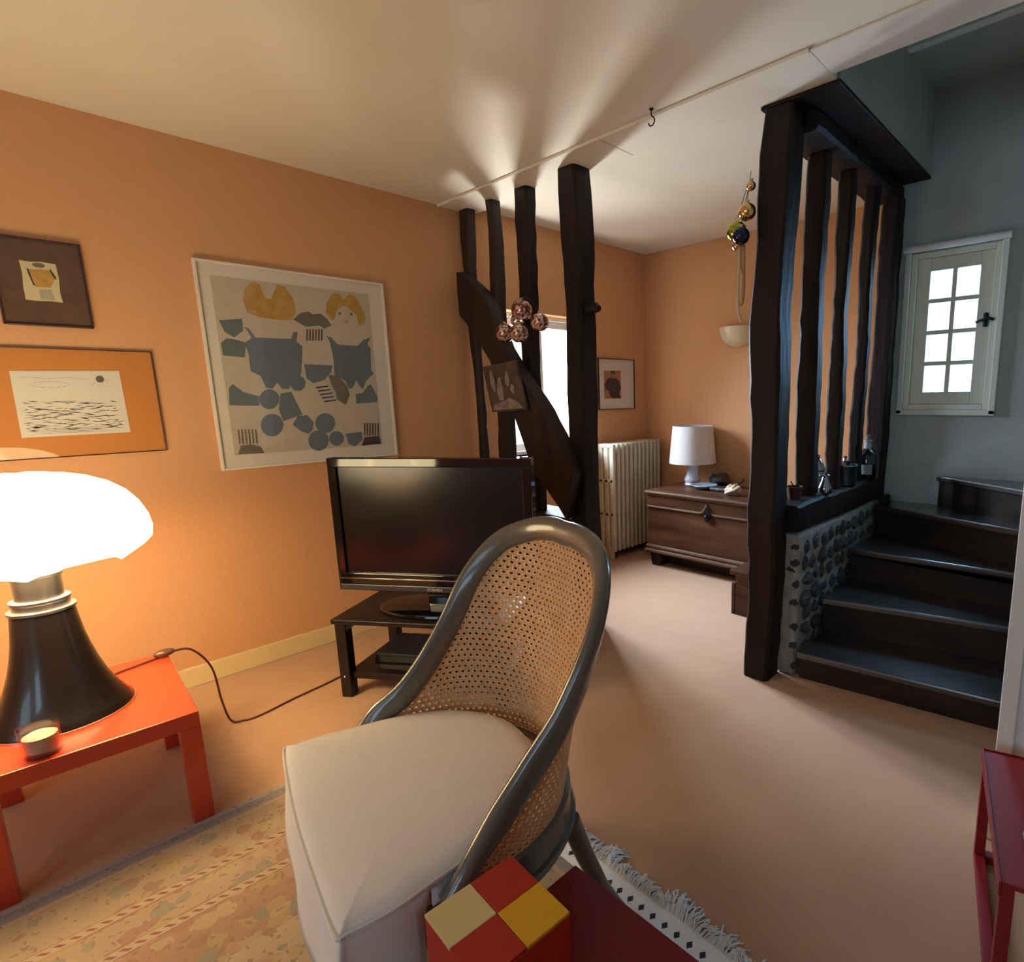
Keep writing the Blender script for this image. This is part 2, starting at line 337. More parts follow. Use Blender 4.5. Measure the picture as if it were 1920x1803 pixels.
def hbeam(name, x0, x1, y0, y1, z0, z1, seed, label, mat=BEAM, jit=0.006):
    mb = hewn([(y0,x0,x1,-z1,-z0),(y1,x0,x1,-z1,-z0)], seed, jit=jit)
    mb.v = [(x, z, -y) for x, y, z in mb.v]
    return tag(part(name, mb, mat, sm=25), label, 'beam')
hd = hbeam('header_beam', -1.232, -1.05, 2.435, 3.62, 2.402, 2.478, 21, 'dark header beam across the tops of the stair partition posts', jit=0.004)
part('cover_board', MB().box(-1.24, -0.915, 2.30, 3.628, 2.478, 2.493), BEAM, hd, bv=0.004)
hbeam('sill_beam', -1.225, -1.07, 2.435, 3.515, 0.705, 0.838, 22, 'dark sill beam on the stone wall carrying pewter pots')
# leaning brace across the posts, in front of them
up = [(-3.19,2.115),(-2.945,1.965),(-2.756,1.617),(-2.42,1.248),(-2.263,1.035),(-2.215,0.93)]
lo = [(-3.187,1.845),(-2.931,1.568),(-2.712,1.246),(-2.583,0.946),(-2.36,0.735),(-2.295,0.672)]
def resamp(l, n):
    d = [0]
    for a, b in zip(l, l[1:]): d.append(d[-1]+math.hypot(b[0]-a[0], b[1]-a[1]))
    out = []
    for i in range(n):
        t = d[-1]*i/(n-1)
        for j in range(len(l)-1):
            if d[j+1] >= t-1e-9: break
        s = (t-d[j])/(d[j+1]-d[j]); out.append((l[j][0]+(l[j+1][0]-l[j][0])*s, l[j][1]+(l[j+1][1]-l[j][1])*s))
    return out
U, L = resamp(up, 20), resamp(lo, 20); rnd = random.Random(31); vs = []
for i in range(20):
    (ax, az), (bx, bz) = U[i], L[i]; j = lambda s=0.006: rnd.uniform(-s, s)
    yf = 2.118+j(); c = 0.018; dx, dz = (bx-ax), (bz-az); Ln = math.hypot(dx, dz); dx /= Ln; dz /= Ln
    ax += dx*j(); az += dz*j(); bx += dx*j(); bz += dz*j()
    q = [(0.0, 0.03), (0.03, 0.0), (0.5, -0.006), (0.97, 0.0), (1.0, 0.03), (1.0, 0.08), (0.0, 0.08)]
    for t, dy in q: vs.append((ax+(bx-ax)*t, yf+dy+(0 if dy > .07 else j(0.003)), az+(bz-az)*t))
n = 7
fs = [(i*n+k, i*n+(k+1)%n, (i+1)*n+(k+1)%n, (i+1)*n+k) for i in range(19) for k in range(n)] + [tuple(range(n-1,-1,-1)), tuple(19*n+k for k in range(n))]
tag(part('timber_brace', MB().add(vs, fs), BEAML, sm=30), 'leaning timber brace crossing in front of the posts behind the television', 'beam')
# low partition carrying the two middle posts
struct('wall_low_partition', MB().box(XW, -2.33, 2.21, 2.37, 0, 0.60), PEACH)
tag(part('ledge_board', MB().box(XW+0.002, -2.335, 2.19, 2.40, 0.60, 0.658), BEAML, bv=0.008), 'brown wooden ledge on the low wall behind the television', 'ledge')

# ------------------------------------------------------------------ stone wall under the partition
sw = struct('wall_stone', MB().box(-1.17, -1.072, 2.432, 3.61, 0, 0.70), MORTAR, 'low wall of dark knobbly stones in mortar beside the stairs', bv=0.02)
rnd = random.Random(5); stone_mesh = []
for k in range(8):
    mb = MB().sphere((0,0,0), 1.0, 9, 6); r2 = random.Random(90+k)
    mb.v = [(x*(1+r2.uniform(-.3,.3)), y*(1+r2.uniform(-.34,.34)), z*(1+r2.uniform(-.34,.34))) for x, y, z in mb.v]
    stone_mesh.append(mb.mesh('stone', STONE))
row = 0; z = 0.045
while z < 0.69:
    y = 2.47+rnd.uniform(0, 0.04)
    while y < 3.58:
        hw = rnd.uniform(0.024, 0.056); hh = rnd.uniform(0.024, 0.042)
        o = bpy.data.objects.new('stone', stone_mesh[rnd.randrange(8)]); COL.objects.link(o); o.parent = sw
        o.location = (-1.074+rnd.uniform(-.008,.008), y+hw, z+rnd.uniform(-.012,.012)); o.scale = (rnd.uniform(.016,.034), hw, hh)
        o.rotation_euler = (rnd.uniform(-.3,.3), 0, 0)
        y += 2*hw+rnd.uniform(0.012, 0.035)
    z += 0.083; row += 1
for k, (x, z) in enumerate(((-1.105,0.64),(-1.10,0.565),(-1.115,0.53),(-1.092,0.46),(-1.10,0.37),(-1.095,0.25),(-1.10,0.155),(-1.085,0.05))):
    o = bpy.data.objects.new('stone', stone_mesh[k % 8]); COL.objects.link(o); o.parent = sw
    o.location = (x+0.012, 2.440, z); o.scale = (0.024, 0.012, 0.02)

# ------------------------------------------------------------------ staircase
st = thing('staircase', 'dark polished wooden winding staircase rising to the right', 'staircase', (-0.6, 2.9, 0))
def sp(p): return (p[0]+0.6, p[1]-2.9)
XR = 0.42
def ext(a, b, x): return (x, a[1]+(b[1]-a[1])*(x-a[0])/(b[0]-a[0]))
NS = [((-1.03,2.392),(-0.24,2.478),0.15), ((-1.03,2.68),(-0.275,2.825),0.33), ((-1.045,3.03),(-0.30,3.055),0.51), ((-1.052,3.43),(-0.305,3.165),0.69)]
lines = []
for a, b, z in NS: lines.append((ext(a, b, -1.047), ext(a, b, XR), z))
lines.append(((-0.775,3.61),ext((-0.703,3.601),(-0.322,3.328),XR),0.863))
zb = [0.0, 0.15, 0.33, 0.51, 0.69]
rr = random.Random(8)
for i, (a, b, z) in enumerate(lines):
    if i < 3: bk = [lines[i+1][1], lines[i+1][0]]; bk = [(p[0], p[1]+0.045) for p in bk]
    elif i == 3: bk = [(XR,3.615),(-1.045,3.615)]
    else: bk = [(XR,3.615)]
    poly = [a, b]+bk
    part('tread', MB().prism([sp(p) for p in poly], z-0.035, z), STAIRW, st, bv=0.009)
    o = 0.035 if i else 0.05
    if i == 4: rp = [(a[0]+0.02,a[1]),(b[0],b[1]+0.035),(b[0],b[1]+0.06),(a[0]+0.045,a[1]+0.0)]
    else: rp = [(a[0],a[1]+o),(b[0],b[1]+o),(b[0],b[1]+o+0.02),(a[0],a[1]+o+0.02)]
    part('riser', MB().prism([sp(p) for p in rp], zb[i], z-0.035), RISERW, st)
tag(part('newel_block', MB().box(-1.04, -0.985, 3.47, 3.512, 0.691, 0.745), BEAM, bv=0.006), 'small dark wood block in the corner of the top visible stair tread', 'block')

# ------------------------------------------------------------------ pictures on the wall (local frame: x out of the wall, y along it, z up)
INK = {'blue': M('print_blue_grey', (0.15,0.185,0.19), 0.85), 'ochre': M('print_ochre', (0.52,0.28,0.045), 0.85, col2=(0.60,0.36,0.09), nscale=30), 'olive': M('print_olive_grey', (0.19,0.16,0.11), 0.85),
       'dark': M('print_dark_brown', (0.075,0.045,0.04), 0.85), 'pink': M('print_pink', (0.55,0.30,0.22), 0.85)}
PRINTBG = M('print_cloth', (0.60,0.51,0.37), 0.9, col2=(0.64,0.545,0.40), nscale=40)
MATW = M('white_mount_board', (0.82,0.74,0.61), 0.8)
WFRAME = M('white_picture_frame', (0.72,0.62,0.48), 0.5)
DFRAME = M('dark_thin_frame', (0.045,0.022,0.016), 0.4)
BMAT = M('brown_mount_board', (0.115,0.06,0.04), 0.85, col2=(0.14,0.075,0.05), nscale=25)
OMAT = M('orange_mount_board', (0.62,0.24,0.055), 0.85)
PAPER = M('drawing_paper', (0.74,0.70,0.60), 0.9)
CREAMPAP = M('cream_paper', (0.70,0.60,0.36), 0.9)
GREYINK = M('grey_ink', (0.14,0.12,0.10), 0.9)
def flat(poly, x, th=0.0012): return MB().prism_yz(poly, x, x+th)
def picture(name, label, cy, cz, W, H, fmat, mmat, fw=0.012, depth=0.02, glazed=True, x=XW):
    t = thing(name, label, 'picture', (x+0.001, cy, cz))
    a, b = W/2, H/2; f = MB()
    f.box(0, depth, -a, -a+fw, -b, b); f.box(0, depth, a-fw, a, -b, b); f.box(0, depth, -a+fw, a-fw, -b, -b+fw); f.box(0, depth, -a+fw, a-fw, b-fw, b)
    part('frame', f, fmat, t, bv=0.002)
    part('mount', MB().box(0.001, depth*0.45, -a+fw, a-fw, -b+fw, b-fw), mmat, t)
    if glazed: part('glazing', MB().box(depth*0.82, depth*0.9, -a+fw, a-fw, -b+fw, b-fw), GLASS, t)
    return t
POSTER=[
('hair','ochre',[(-0.246, 0.378), (-0.209, 0.413), (-0.181, 0.404), (-0.16, 0.338), (-0.136, 0.341), (-0.104, 0.414), (-0.069, 0.406), (-0.033, 0.346), (-0.03, 0.288), (-0.056, 0.246), (-0.106, 0.242), (-0.194, 0.247), (-0.248, 0.264), (-0.261, 0.321)]),
('hair','ochre',[(0.126, 0.349), (0.162, 0.401), (0.193, 0.404), (0.218, 0.373), (0.25, 0.408), (0.281, 0.401), (0.312, 0.348), (0.329, 0.293), (0.318, 0.256), (0.287, 0.246), (0.278, 0.302), (0.226, 0.346), (0.182, 0.328), (0.154, 0.264), (0.14, 0.263), (0.117, 0.301)]),
('cap','olive',[(-0.047, 0.25), (-0.008, 0.286), (0.031, 0.297), (0.05, 0.285), (0.09, 0.292), (0.121, 0.268), (0.138, 0.235), (0.102, 0.215), (0.077, 0.23), (0.01, 0.218)]),
('dungarees','blue',[(-0.27, 0.197), (-0.251, 0.193), (-0.228, 0.15), (-0.158, 0.151), (-0.098, 0.152), (-0.067, 0.154), (-0.054, 0.187), (-0.032, 0.192), (-0.043, 0.142), (-0.017, 0.117), (-0.038, -0.018), (-0.05, -0.039), (-0.092, -0.073), (-0.107, -0.1), (-0.138, -0.096), (-0.156, -0.066), (-0.18, -0.096), (-0.209, -0.093), (-0.226, -0.034), (-0.267, -0.013), (-0.266, 0.067), (-0.276, 0.122), (-0.245, 0.146), (-0.256, 0.174)]),
('cap','blue',[(-0.37, 0.22), (-0.274, 0.235), (-0.276, 0.178), (-0.317, 0.145), (-0.353, 0.167)]),
('mitten','blue',[(-0.374, 0.117), (-0.351, 0.138), (-0.313, 0.136), (-0.27, 0.123), (-0.284, 0.053), (-0.373, 0.059)]),
('boot','blue',[(-0.367, -0.092), (-0.349, -0.074), (-0.309, -0.112), (-0.26, -0.128), (-0.243, -0.131), (-0.249, -0.18), (-0.375, -0.174)]),
('boot','blue',[(-0.146, -0.119), (-0.096, -0.113), (-0.055, -0.23), (-0.15, -0.26), (-0.164, -0.199)]),
('drop','blue',[(-0.108, -0.279), (-0.078, -0.236), (-0.033, -0.234), (-0.004, -0.274), (-0.015, -0.315), (-0.037, -0.332), (-0.074, -0.315)]),
('pocket','blue',[(-0.02, 0.029), (0.123, 0.026), (0.112, -0.009), (0.073, -0.051), (0.018, -0.069), (-0.015, -0.045)]),
('cap','olive',[(0.097, -0.023), (0.145, -0.029), (0.186, -0.079), (0.199, -0.13), (0.171, -0.187), (0.125, -0.154), (0.125, -0.122), (0.105, -0.072)]),
('dungarees','blue',[(0.104, 0.178), (0.131, 0.173), (0.162, 0.136), (0.269, 0.135), (0.302, 0.169), (0.345, 0.186), (0.322, 0.148), (0.339, 0.127), (0.331, 0.002), (0.345, -0.012), (0.295, -0.057), (0.275, -0.101), (0.258, -0.086), (0.243, -0.05), (0.216, -0.097), (0.195, -0.094), (0.184, -0.058), (0.128, -0.023), (0.131, 0.069), (0.123, 0.131), (0.119, 0.158)]),
('boot','blue',[(0.232, -0.126), (0.273, -0.123), (0.3, -0.083), (0.323, -0.075), (0.353, -0.146), (0.348, -0.173), (0.229, -0.18)]),
('pocket','blue',[(0.152, -0.343), (0.244, -0.338), (0.243, -0.383), (0.199, -0.417), (0.164, -0.4)]),
('shoe','olive',[(-0.367, -0.411), (-0.351, -0.37), (-0.311, -0.367), (-0.266, -0.38), (-0.252, -0.415)]),
('shoe','dark',[(0.256, -0.369), (0.342, -0.367), (0.349, -0.414), (0.298, -0.414), (0.236, -0.416)]),
('disc','blue',[(-0.156, -0.149), (-0.156, -0.134), (-0.161, -0.12), (-0.17, -0.109), (-0.182, -0.102), (-0.195, -0.099), (-0.209, -0.102), (-0.222, -0.108), (-0.233, -0.119), (-0.241, -0.133), (-0.245, -0.148), (-0.245, -0.163), (-0.24, -0.177), (-0.231, -0.188), (-0.22, -0.195), (-0.207, -0.198), (-0.192, -0.196), (-0.179, -0.189), (-0.168, -0.178), (-0.16, -0.165)]),
('disc','blue',[(-0.023, -0.069), (-0.023, -0.057), (-0.027, -0.046), (-0.034, -0.037), (-0.044, -0.032), (-0.055, -0.03), (-0.067, -0.032), (-0.078, -0.038), (-0.087, -0.047), (-0.093, -0.057), (-0.096, -0.069), (-0.096, -0.081), (-0.092, -0.092), (-0.085, -0.101), (-0.075, -0.107), (-0.064, -0.109), (-0.052, -0.107), (-0.041, -0.101), (-0.032, -0.092), (-0.026, -0.081)]),
('disc','blue',[(-0.152, -0.28), (-0.153, -0.263), (-0.158, -0.246), (-0.168, -0.233), (-0.182, -0.225), (-0.197, -0.221), (-0.213, -0.223), (-0.228, -0.231), (-0.241, -0.243), (-0.249, -0.258), (-0.254, -0.275), (-0.253, -0.293), (-0.248, -0.309), (-0.238, -0.322), (-0.225, -0.331), (-0.21, -0.334), (-0.194, -0.333), (-0.179, -0.325), (-0.166, -0.313), (-0.157, -0.298)]),
('disc','blue',[(0.104, -0.283), (0.104, -0.266), (0.098, -0.251), (0.087, -0.238), (0.074, -0.23), (0.058, -0.227), (0.042, -0.229), (0.027, -0.236), (0.015, -0.247), (0.006, -0.262), (0.002, -0.278), (0.003, -0.294), (0.009, -0.309), (0.018, -0.321), (0.032, -0.33), (0.047, -0.333), (0.063, -0.332), (0.078, -0.325), (0.091, -0.314), (0.1, -0.299)]),
('disc','blue',[(0.061, -0.374), (0.061, -0.357), (0.055, -0.341), (0.044, -0.328), (0.031, -0.319), (0.015, -0.316), (-0.001, -0.317), (-0.016, -0.324), (-0.029, -0.335), (-0.037, -0.35), (-0.042, -0.366), (-0.041, -0.383), (-0.036, -0.399), (-0.026, -0.412), (-0.012, -0.421), (0.003, -0.425), (0.02, -0.423), (0.035, -0.417), (0.048, -0.405), (0.057, -0.391)]),
('disc','blue',[(0.142, -0.368), (0.141, -0.356), (0.137, -0.344), (0.129, -0.335), (0.119, -0.329), (0.107, -0.326), (0.095, -0.327), (0.084, -0.332), (0.074, -0.341), (0.068, -0.351), (0.065, -0.363), (0.065, -0.376), (0.069, -0.387), (0.077, -0.396), (0.087, -0.403), (0.099, -0.406), (0.111, -0.405), (0.122, -0.4), (0.132, -0.392), (0.139, -0.381)]),
('eye','olive',[(0.197, 0.302), (0.196, 0.306), (0.192, 0.309), (0.188, 0.308), (0.184, 0.305), (0.182, 0.3), (0.183, 0.296), (0.186, 0.294), (0.191, 0.294), (0.195, 0.297)]),
('eye','olive',[(0.258, 0.304), (0.257, 0.308), (0.253, 0.311), (0.248, 0.31), (0.244, 0.307), (0.242, 0.302), (0.243, 0.298), (0.246, 0.296), (0.251, 0.296), (0.256, 0.299)]),
('mouth','pink',[(0.229, 0.263), (0.228, 0.269), (0.223, 0.272), (0.217, 0.271), (0.212, 0.267), (0.209, 0.261), (0.21, 0.256), (0.215, 0.253), (0.221, 0.253), (0.227, 0.257)]),
('stripe','dark',[(0.012, 0.207), (0.018, 0.207), (0.01, 0.148), (0.004, 0.148)]),
('stripe','dark',[(0.026, 0.208), (0.032, 0.208), (0.024, 0.149), (0.019, 0.149)]),
('stripe','dark',[(0.041, 0.209), (0.047, 0.209), (0.039, 0.15), (0.033, 0.15)]),
('stripe','dark',[(0.055, 0.21), (0.061, 0.21), (0.053, 0.151), (0.048, 0.151)]),
('stripe','dark',[(0.07, 0.211), (0.076, 0.211), (0.068, 0.152), (0.062, 0.151)]),
('stripe','dark',[(0.085, 0.212), (0.091, 0.212), (0.083, 0.153), (0.077, 0.152)]),
('stripe','dark',[(0.026, -0.088), (0.087, -0.081), (0.089, -0.087), (0.027, -0.096)]),
('stripe','dark',[(0.034, -0.106), (0.096, -0.099), (0.097, -0.105), (0.035, -0.114)]),
('stripe','dark',[(0.042, -0.125), (0.104, -0.117), (0.106, -0.124), (0.043, -0.132)]),
('stripe','dark',[(0.05, -0.143), (0.113, -0.136), (0.114, -0.142), (0.051, -0.151)]),
('stripe','dark',[(0.058, -0.161), (0.121, -0.155), (0.123, -0.161), (0.06, -0.169)]),
('stripe','olive',[(-0.355, -0.291), (-0.35, -0.291), (-0.352, -0.362), (-0.357, -0.362)]),
('stripe','olive',[(-0.341, -0.291), (-0.336, -0.292), (-0.337, -0.363), (-0.343, -0.363)]),
('stripe','olive',[(-0.326, -0.292), (-0.321, -0.292), (-0.322, -0.364), (-0.328, -0.364)]),
('stripe','olive',[(-0.312, -0.293), (-0.307, -0.293), (-0.308, -0.365), (-0.313, -0.365)]),
('stripe','olive',[(-0.297, -0.294), (-0.292, -0.294), (-0.293, -0.366), (-0.299, -0.366)]),
('stripe','olive',[(-0.282, -0.295), (-0.277, -0.295), (-0.278, -0.368), (-0.284, -0.367)]),
('stripe','dark',[(0.261, -0.29), (0.268, -0.29), (0.26, -0.36), (0.255, -0.361)]),
('stripe','dark',[(0.276, -0.291), (0.283, -0.29), (0.275, -0.361), (0.27, -0.362)]),
('stripe','dark',[(0.291, -0.292), (0.298, -0.291), (0.291, -0.362), (0.285, -0.363)]),
('stripe','dark',[(0.307, -0.292), (0.314, -0.292), (0.306, -0.363), (0.3, -0.364)]),
('stripe','dark',[(0.322, -0.293), (0.329, -0.293), (0.321, -0.364), (0.316, -0.365)]),
('stripe','dark',[(0.338, -0.294), (0.345, -0.293), (0.337, -0.365), (0.331, -0.366)]),
]

t = picture('framed_print', 'large white framed cloth print of cut out doll clothes in blue and ochre', 1.222, 1.507, 0.885, 0.971, MATW, MATW, 0.012, 0.022)
x = 0.0099
part('printed_cloth', flat([(-0.381,-0.416),(0.356,-0.416),(0.356,0.42),(-0.381,0.42)], x), PRINTBG, t)
for k, (nm, c, poly) in enumerate(POSTER): part(nm, flat(poly, x+0.0012+k*0.00006, 0.0006), INK[c], t)

t = picture('framed_drawing', 'frameless glass clip picture with ink drawing of sea and sun on an orange mount', 0.312, 1.355, 0.545, 0.434, DFRAME, OMAT, 0.004, 0.014)
oy, oz = 0.312, 1.355
part('drawing_paper', flat([(0.143-oy,1.224-oz),(0.470-oy,1.227-oz),(0.466-oy,1.486-oz),(0.145-oy,1.480-oz)], 0.0064), PAPER, t)
part('ink_sun', flat([(0.401-oy+0.013*math.cos(a*PI/8), 1.452-oz+0.014*math.sin(a*PI/8)) for a in range(16)], 0.0076), GREYINK, t)
rnd = random.Random(77); mb = MB()
def stroke(mb, y0, z0, y1, z1, wd, x=0.0076):
    mb.prism_yz([(y0, z0), ((y0+y1)/2, (z0+z1)/2-wd/2), (y1, z1), ((y0+y1)/2, (z0+z1)/2+wd/2)], x, x+0.0006)
for k in range(170):
    y = rnd.uniform(0.152, 0.44)-oy; z = 1.245+0.12*rnd.random()**1.1-oz; ln = rnd.uniform(0.012, 0.055); sl = rnd.choice((-1, 1))*rnd.uniform(0, 0.35)
    if y+ln < 0.462-oy: stroke(mb, y, z, y+ln, z+ln*sl*(0.5 if z > 1.33-oz else 0.8), rnd.uniform(0.0012, 0.0042))
for k in range(4): stroke(mb, 0.16-oy, 1.236+k*0.006-oz, 0.44-oy, 1.238+k*0.006-oz, 0.0018)
for a, b in ((-2.4,0.042),(-1.9,0.03),(-1.2,0.03),(-0.6,0.03),(-0.1,0.032)):
    stroke(mb, 0.401-oy+0.015*math.cos(a), 1.452-oz+0.015*math.sin(a), 0.401-oy+b*math.cos(a), 1.452-oz+b*math.sin(a), 0.0014)
c = [(0.20+0.04*math.cos(u)*1.4, 1.43+0.012*math.sin(u)) for u in [PI*k/7 for k in range(15)]]
for p, q in zip(c, c[1:]): stroke(mb, p[0]+0.05-oy, p[1]-oz, q[0]+0.05-oy, q[1]-oz, 0.0012)
for k in range(6): stroke(mb, 0.16+k*0.035-oy, 1.455+0.004*math.sin(k*2.0)-oz, 0.205+k*0.035-oy, 1.455+0.004*math.sin(k*2+2)-oz, 0.001)
ks = part('ink_strokes', mb, GREYINK, t); ks['kind'] = 'stuff'

t = picture('framed_miniature', 'small ochre painting on deckled paper in a brown mount with dark frame', 0.283, 1.819, 0.255, 0.328, DFRAME, BMAT, 0.007, 0.018)
oy, oz = 0.283, 1.819
pp = [(0.228,1.752),(0.262,1.750),(0.300,1.753),(0.331,1.751),(0.328,1.79),(0.332,1.84),(0.330,1.896),(0.29,1.899),(0.26,1.895),(0.230,1.897),(0.232,1.85),(0.228,1.80)]
part('paper', flat([(y-oy,z-oz) for y, z in pp], 0.0085), CREAMPAP, t)
part('ochre_shape', flat([(y-oy,z-oz) for y, z in ((0.25,1.865),(0.285,1.87),(0.314,1.867),(0.321,1.84),(0.304,1.805),(0.262,1.803),(0.254,1.832))], 0.0098), INK['ochre'], t)
part('dark_edge', flat([(y-oy,z-oz) for y, z in ((0.246,1.87),(0.251,1.868),(0.258,1.82),(0.262,1.805),(0.256,1.81),(0.249,1.845))], 0.011), INK['dark'], t)
part('dark_edge', flat([(y-oy,z-oz) for y, z in ((0.309,1.872),(0.313,1.873),(0.324,1.845),(0.323,1.836),(0.318,1.842))], 0.011), INK['dark'], t)
part('seal', flat([(0.281-oy+0.018*math.cos(k*PI/6), 1.885-oz+0.009*math.sin(k*PI/6)) for k in range(12)], 0.0098), INK['olive'], t)
part('grey_wash', flat([(y-oy,z-oz) for y, z in ((0.27,1.795),(0.305,1.797),(0.31,1.757),(0.27,1.757))], 0.0098), M('pale_grey_wash', (0.45,0.42,0.30), 0.9), t)

t = picture('framed_portrait', 'white mounted print of a seated figure in black, hanging above the radiator', 3.648, 1.439, 0.452, 0.418, DFRAME, MATW, 0.006, 0.018)
oy, oz = 3.648, 1.439
part('print', flat([(3.49-oy,1.32-oz),(3.698-oy,1.32-oz),(3.697-oy,1.552-oz),(3.49-oy,1.548-oz)], 0.0085), M('rust_print', (0.42,0.17,0.06), 0.85, col2=(0.5,0.26,0.12), nscale=12), t)
part('figure', flat([(y-oy,z-oz) for y, z in ((3.567,1.50),(3.575,1.482),(3.629,1.49),(3.675,1.47),(3.694,1.40),(3.67,1.36),(3.695,1.325),(3.60,1.323),(3.56,1.34),(3.54,1.39),(3.505,1.40),(3.493,1.44),(3.525,1.48))], 0.0098), INK['dark'], t)
part('head', flat([(3.598-oy+0.026*math.cos(k*PI/7), 1.513-oz+0.028*math.sin(k*PI/7)) for k in range(14)], 0.0105), M('sallow_ochre', (0.36,0.22,0.10), 0.85), t)
part('hair', flat([(3.572-oy,1.52-oz),(3.58-oy,1.543-oz),(3.60-oy,1.548-oz),(3.62-oy,1.54-oz),(3.626-oy,1.522-oz),(3.60-oy,1.53-oz)], 0.0115), INK['dark'], t)

# unframed canvas hung on the brace
t = thing('small_canvas', 'small unframed dark canvas of pale figures hanging on the leaning brace', 'picture', (-2.745, 2.088, 1.405))
CANV = M('dark_oil_paint', (0.035,0.024,0.018), 0.55, col2=(0.13,0.085,0.06), nscale=9, ndet=6)
PALE = M('pale_oil_paint', (0.20,0.15,0.12), 0.6, col2=(0.34,0.27,0.23), nscale=22)
q = [(-0.122,-0.144),(0.198,-0.130),(0.115,0.150),(-0.197,0.124)]
part('canvas', MB().prism_xz(q, -0.006, 0.012), CANV, t, bv=0.002)
for i, pl in enumerate(([(0.015,0.055),(0.03,0.095),(0.05,0.075),(0.06,0.03),(0.045,0.0),(0.02,0.02)], [(-0.13,0.09),(-0.11,0.10),(-0.085,0.05),(-0.07,-0.02),(-0.09,-0.03),(-0.12,0.02)],
        [(-0.05,0.05),(-0.03,0.06),(-0.01,0.0),(0.0,-0.07),(-0.04,-0.075),(-0.065,-0.03)], [(-0.10,-0.10),(-0.02,-0.085),(0.05,-0.06),(0.14,-0.09),(0.17,-0.12),(-0.11,-0.132)], [(0.06,-0.02),(0.075,0.02),(0.10,0.0),(0.095,-0.04)])):
    part('figure', MB().prism_xz(pl, -0.0075, -0.006), PALE, t)

# ------------------------------------------------------------------ red side table with lamp
def leg_table(name, label, cx, cy, rz, lx, ly, h, top, leg, mat, cat='table'):
    t = thing(name, label, cat, (cx, cy, 0), rz)
    part('table_top', MB().box(-lx/2, lx/2, -ly/2, ly/2, h-top, h), mat, t, bv=0.003)
    for sx in (-1, 1):
        for sy in (-1, 1):
            x0 = sx*(lx/2-leg/2); y0 = sy*(ly/2-leg/2)
            part('leg', MB().box(x0-leg/2, x0+leg/2, y0-leg/2, y0+leg/2, 0, h-top), mat, t, bv=0.002)
    return t
leg_table('side_table', 'bright red lacquered low table carrying the glowing white lamp', -2.472, 0.128, -0.06, 0.635, 0.50, 0.38, 0.052, 0.055, REDL)

lp = thing('table_lamp', 'large table lamp with glowing white scalloped shade and flared dark base', 'lamp', (-2.47, 0.078, 0.38))
pr = [(0.0,0.0),(0.168,0.0),(0.174,0.004),(0.172,0.012),(0.158,0.03),(0.138,0.065),(0.120,0.11),(0.104,0.16),(0.092,0.21),(0.083,0.26),(0.077,0.31),(0.073,0.348),(0.0,0.348)]
part('base', MB().lathe(pr, n=48, cap=False), LAMPB, lp, sm=35)
part('base_rim', MB().lathe([(0.170,0.0),(0.177,0.0),(0.177,0.005),(0.170,0.006)], n=48, cap=False), STEEL, lp, sm=30)
nk = MB().lathe([(0.0,0.348),(0.078,0.348),(0.078,0.356),(0.066,0.358),(0.066,0.376),(0.069,0.378),(0.069,0.386),(0.056,0.388),(0.056,0.452),(0.060,0.454),(0.060,0.464),(0.046,0.466),(0.046,0.52),(0.0,0.52)], n=40, cap=False)
part('neck', nk, STEEL, lp, sm=30)
SHADE = M('opal_shade', (0.85,0.80,0.70), 0.35, emit=(1.0,0.79,0.45), estr=12.5)
NA = 120; vs = []; fs = []; RS = 0.292
SP = [(0.0,0.772),(0.05,0.771),(0.10,0.765),(0.15,0.752),(0.20,0.728),(0.24,0.695),(0.268,0.655),(0.286,0.610),(0.292,0.572),(0.288,0.540),(0.276,0.517),(0.262,0.508),(0.256,0.512)]
def valley(a):
    t = abs(math.sin(a*3.0+0.35)); return (1-t)**1.6        # 1 in the groove between two lobes, 0 on the lobe
for i, (r, z) in enumerate(SP):
    g = min(1.0, r/0.11)
    for k in range(NA):
        a = 2*PI*k/NA; v_ = valley(a); rr_ = r*(1-0.13*v_*g); zz = z-0.050*v_*g*(1 if r < 0.25 or z > 0.6 else 0.4)
        if i > 9: zz += 0.016*(1-v_)*0.6
        vs.append((rr_*math.cos(a), rr_*math.sin(a), zz))
for i in range(len(SP)-1):
    for k in range(NA): fs.append((i*NA+k, i*NA+(k+1)%NA, (i+1)*NA+(k+1)%NA, (i+1)*NA+k))
part('lamp_shade', MB().add(vs, fs), SHADE, lp, sm=50)
for k in range(4):
    a = k*PI/2+0.6; part('bulb', MB().sphere((0.11*math.cos(a), 0.11*math.sin(a), 0.555), 0.028, 12, 8), M('bulb_glass', (1,0.9,0.7), 0.3, emit=(1.0,0.72,0.38), estr=12.0) if k == 0 else bpy.data.materials['bulb_glass'], lp, sm=True)
    part('bulb_arm', MB().tube([(0.04*math.cos(a),0.04*math.sin(a),0.512),(0.11*math.cos(a),0.11*math.sin(a),0.515),(0.11*math.cos(a),0.11*math.sin(a),0.535)], 0.006, 6), STEEL, lp)
    d = bpy.data.lights.new('lamp_bulb_light', 'POINT'); d.energy = LAMP_W; d.color = (1.0,0.60,0.25); d.shadow_soft_size = 0.04
    o = bpy.data.objects.new('lamp_bulb_light', d); COL.objects.link(o); o.location = (-2.47+0.11*math.cos(a), 0.078+0.11*math.sin(a), 0.38+0.515)

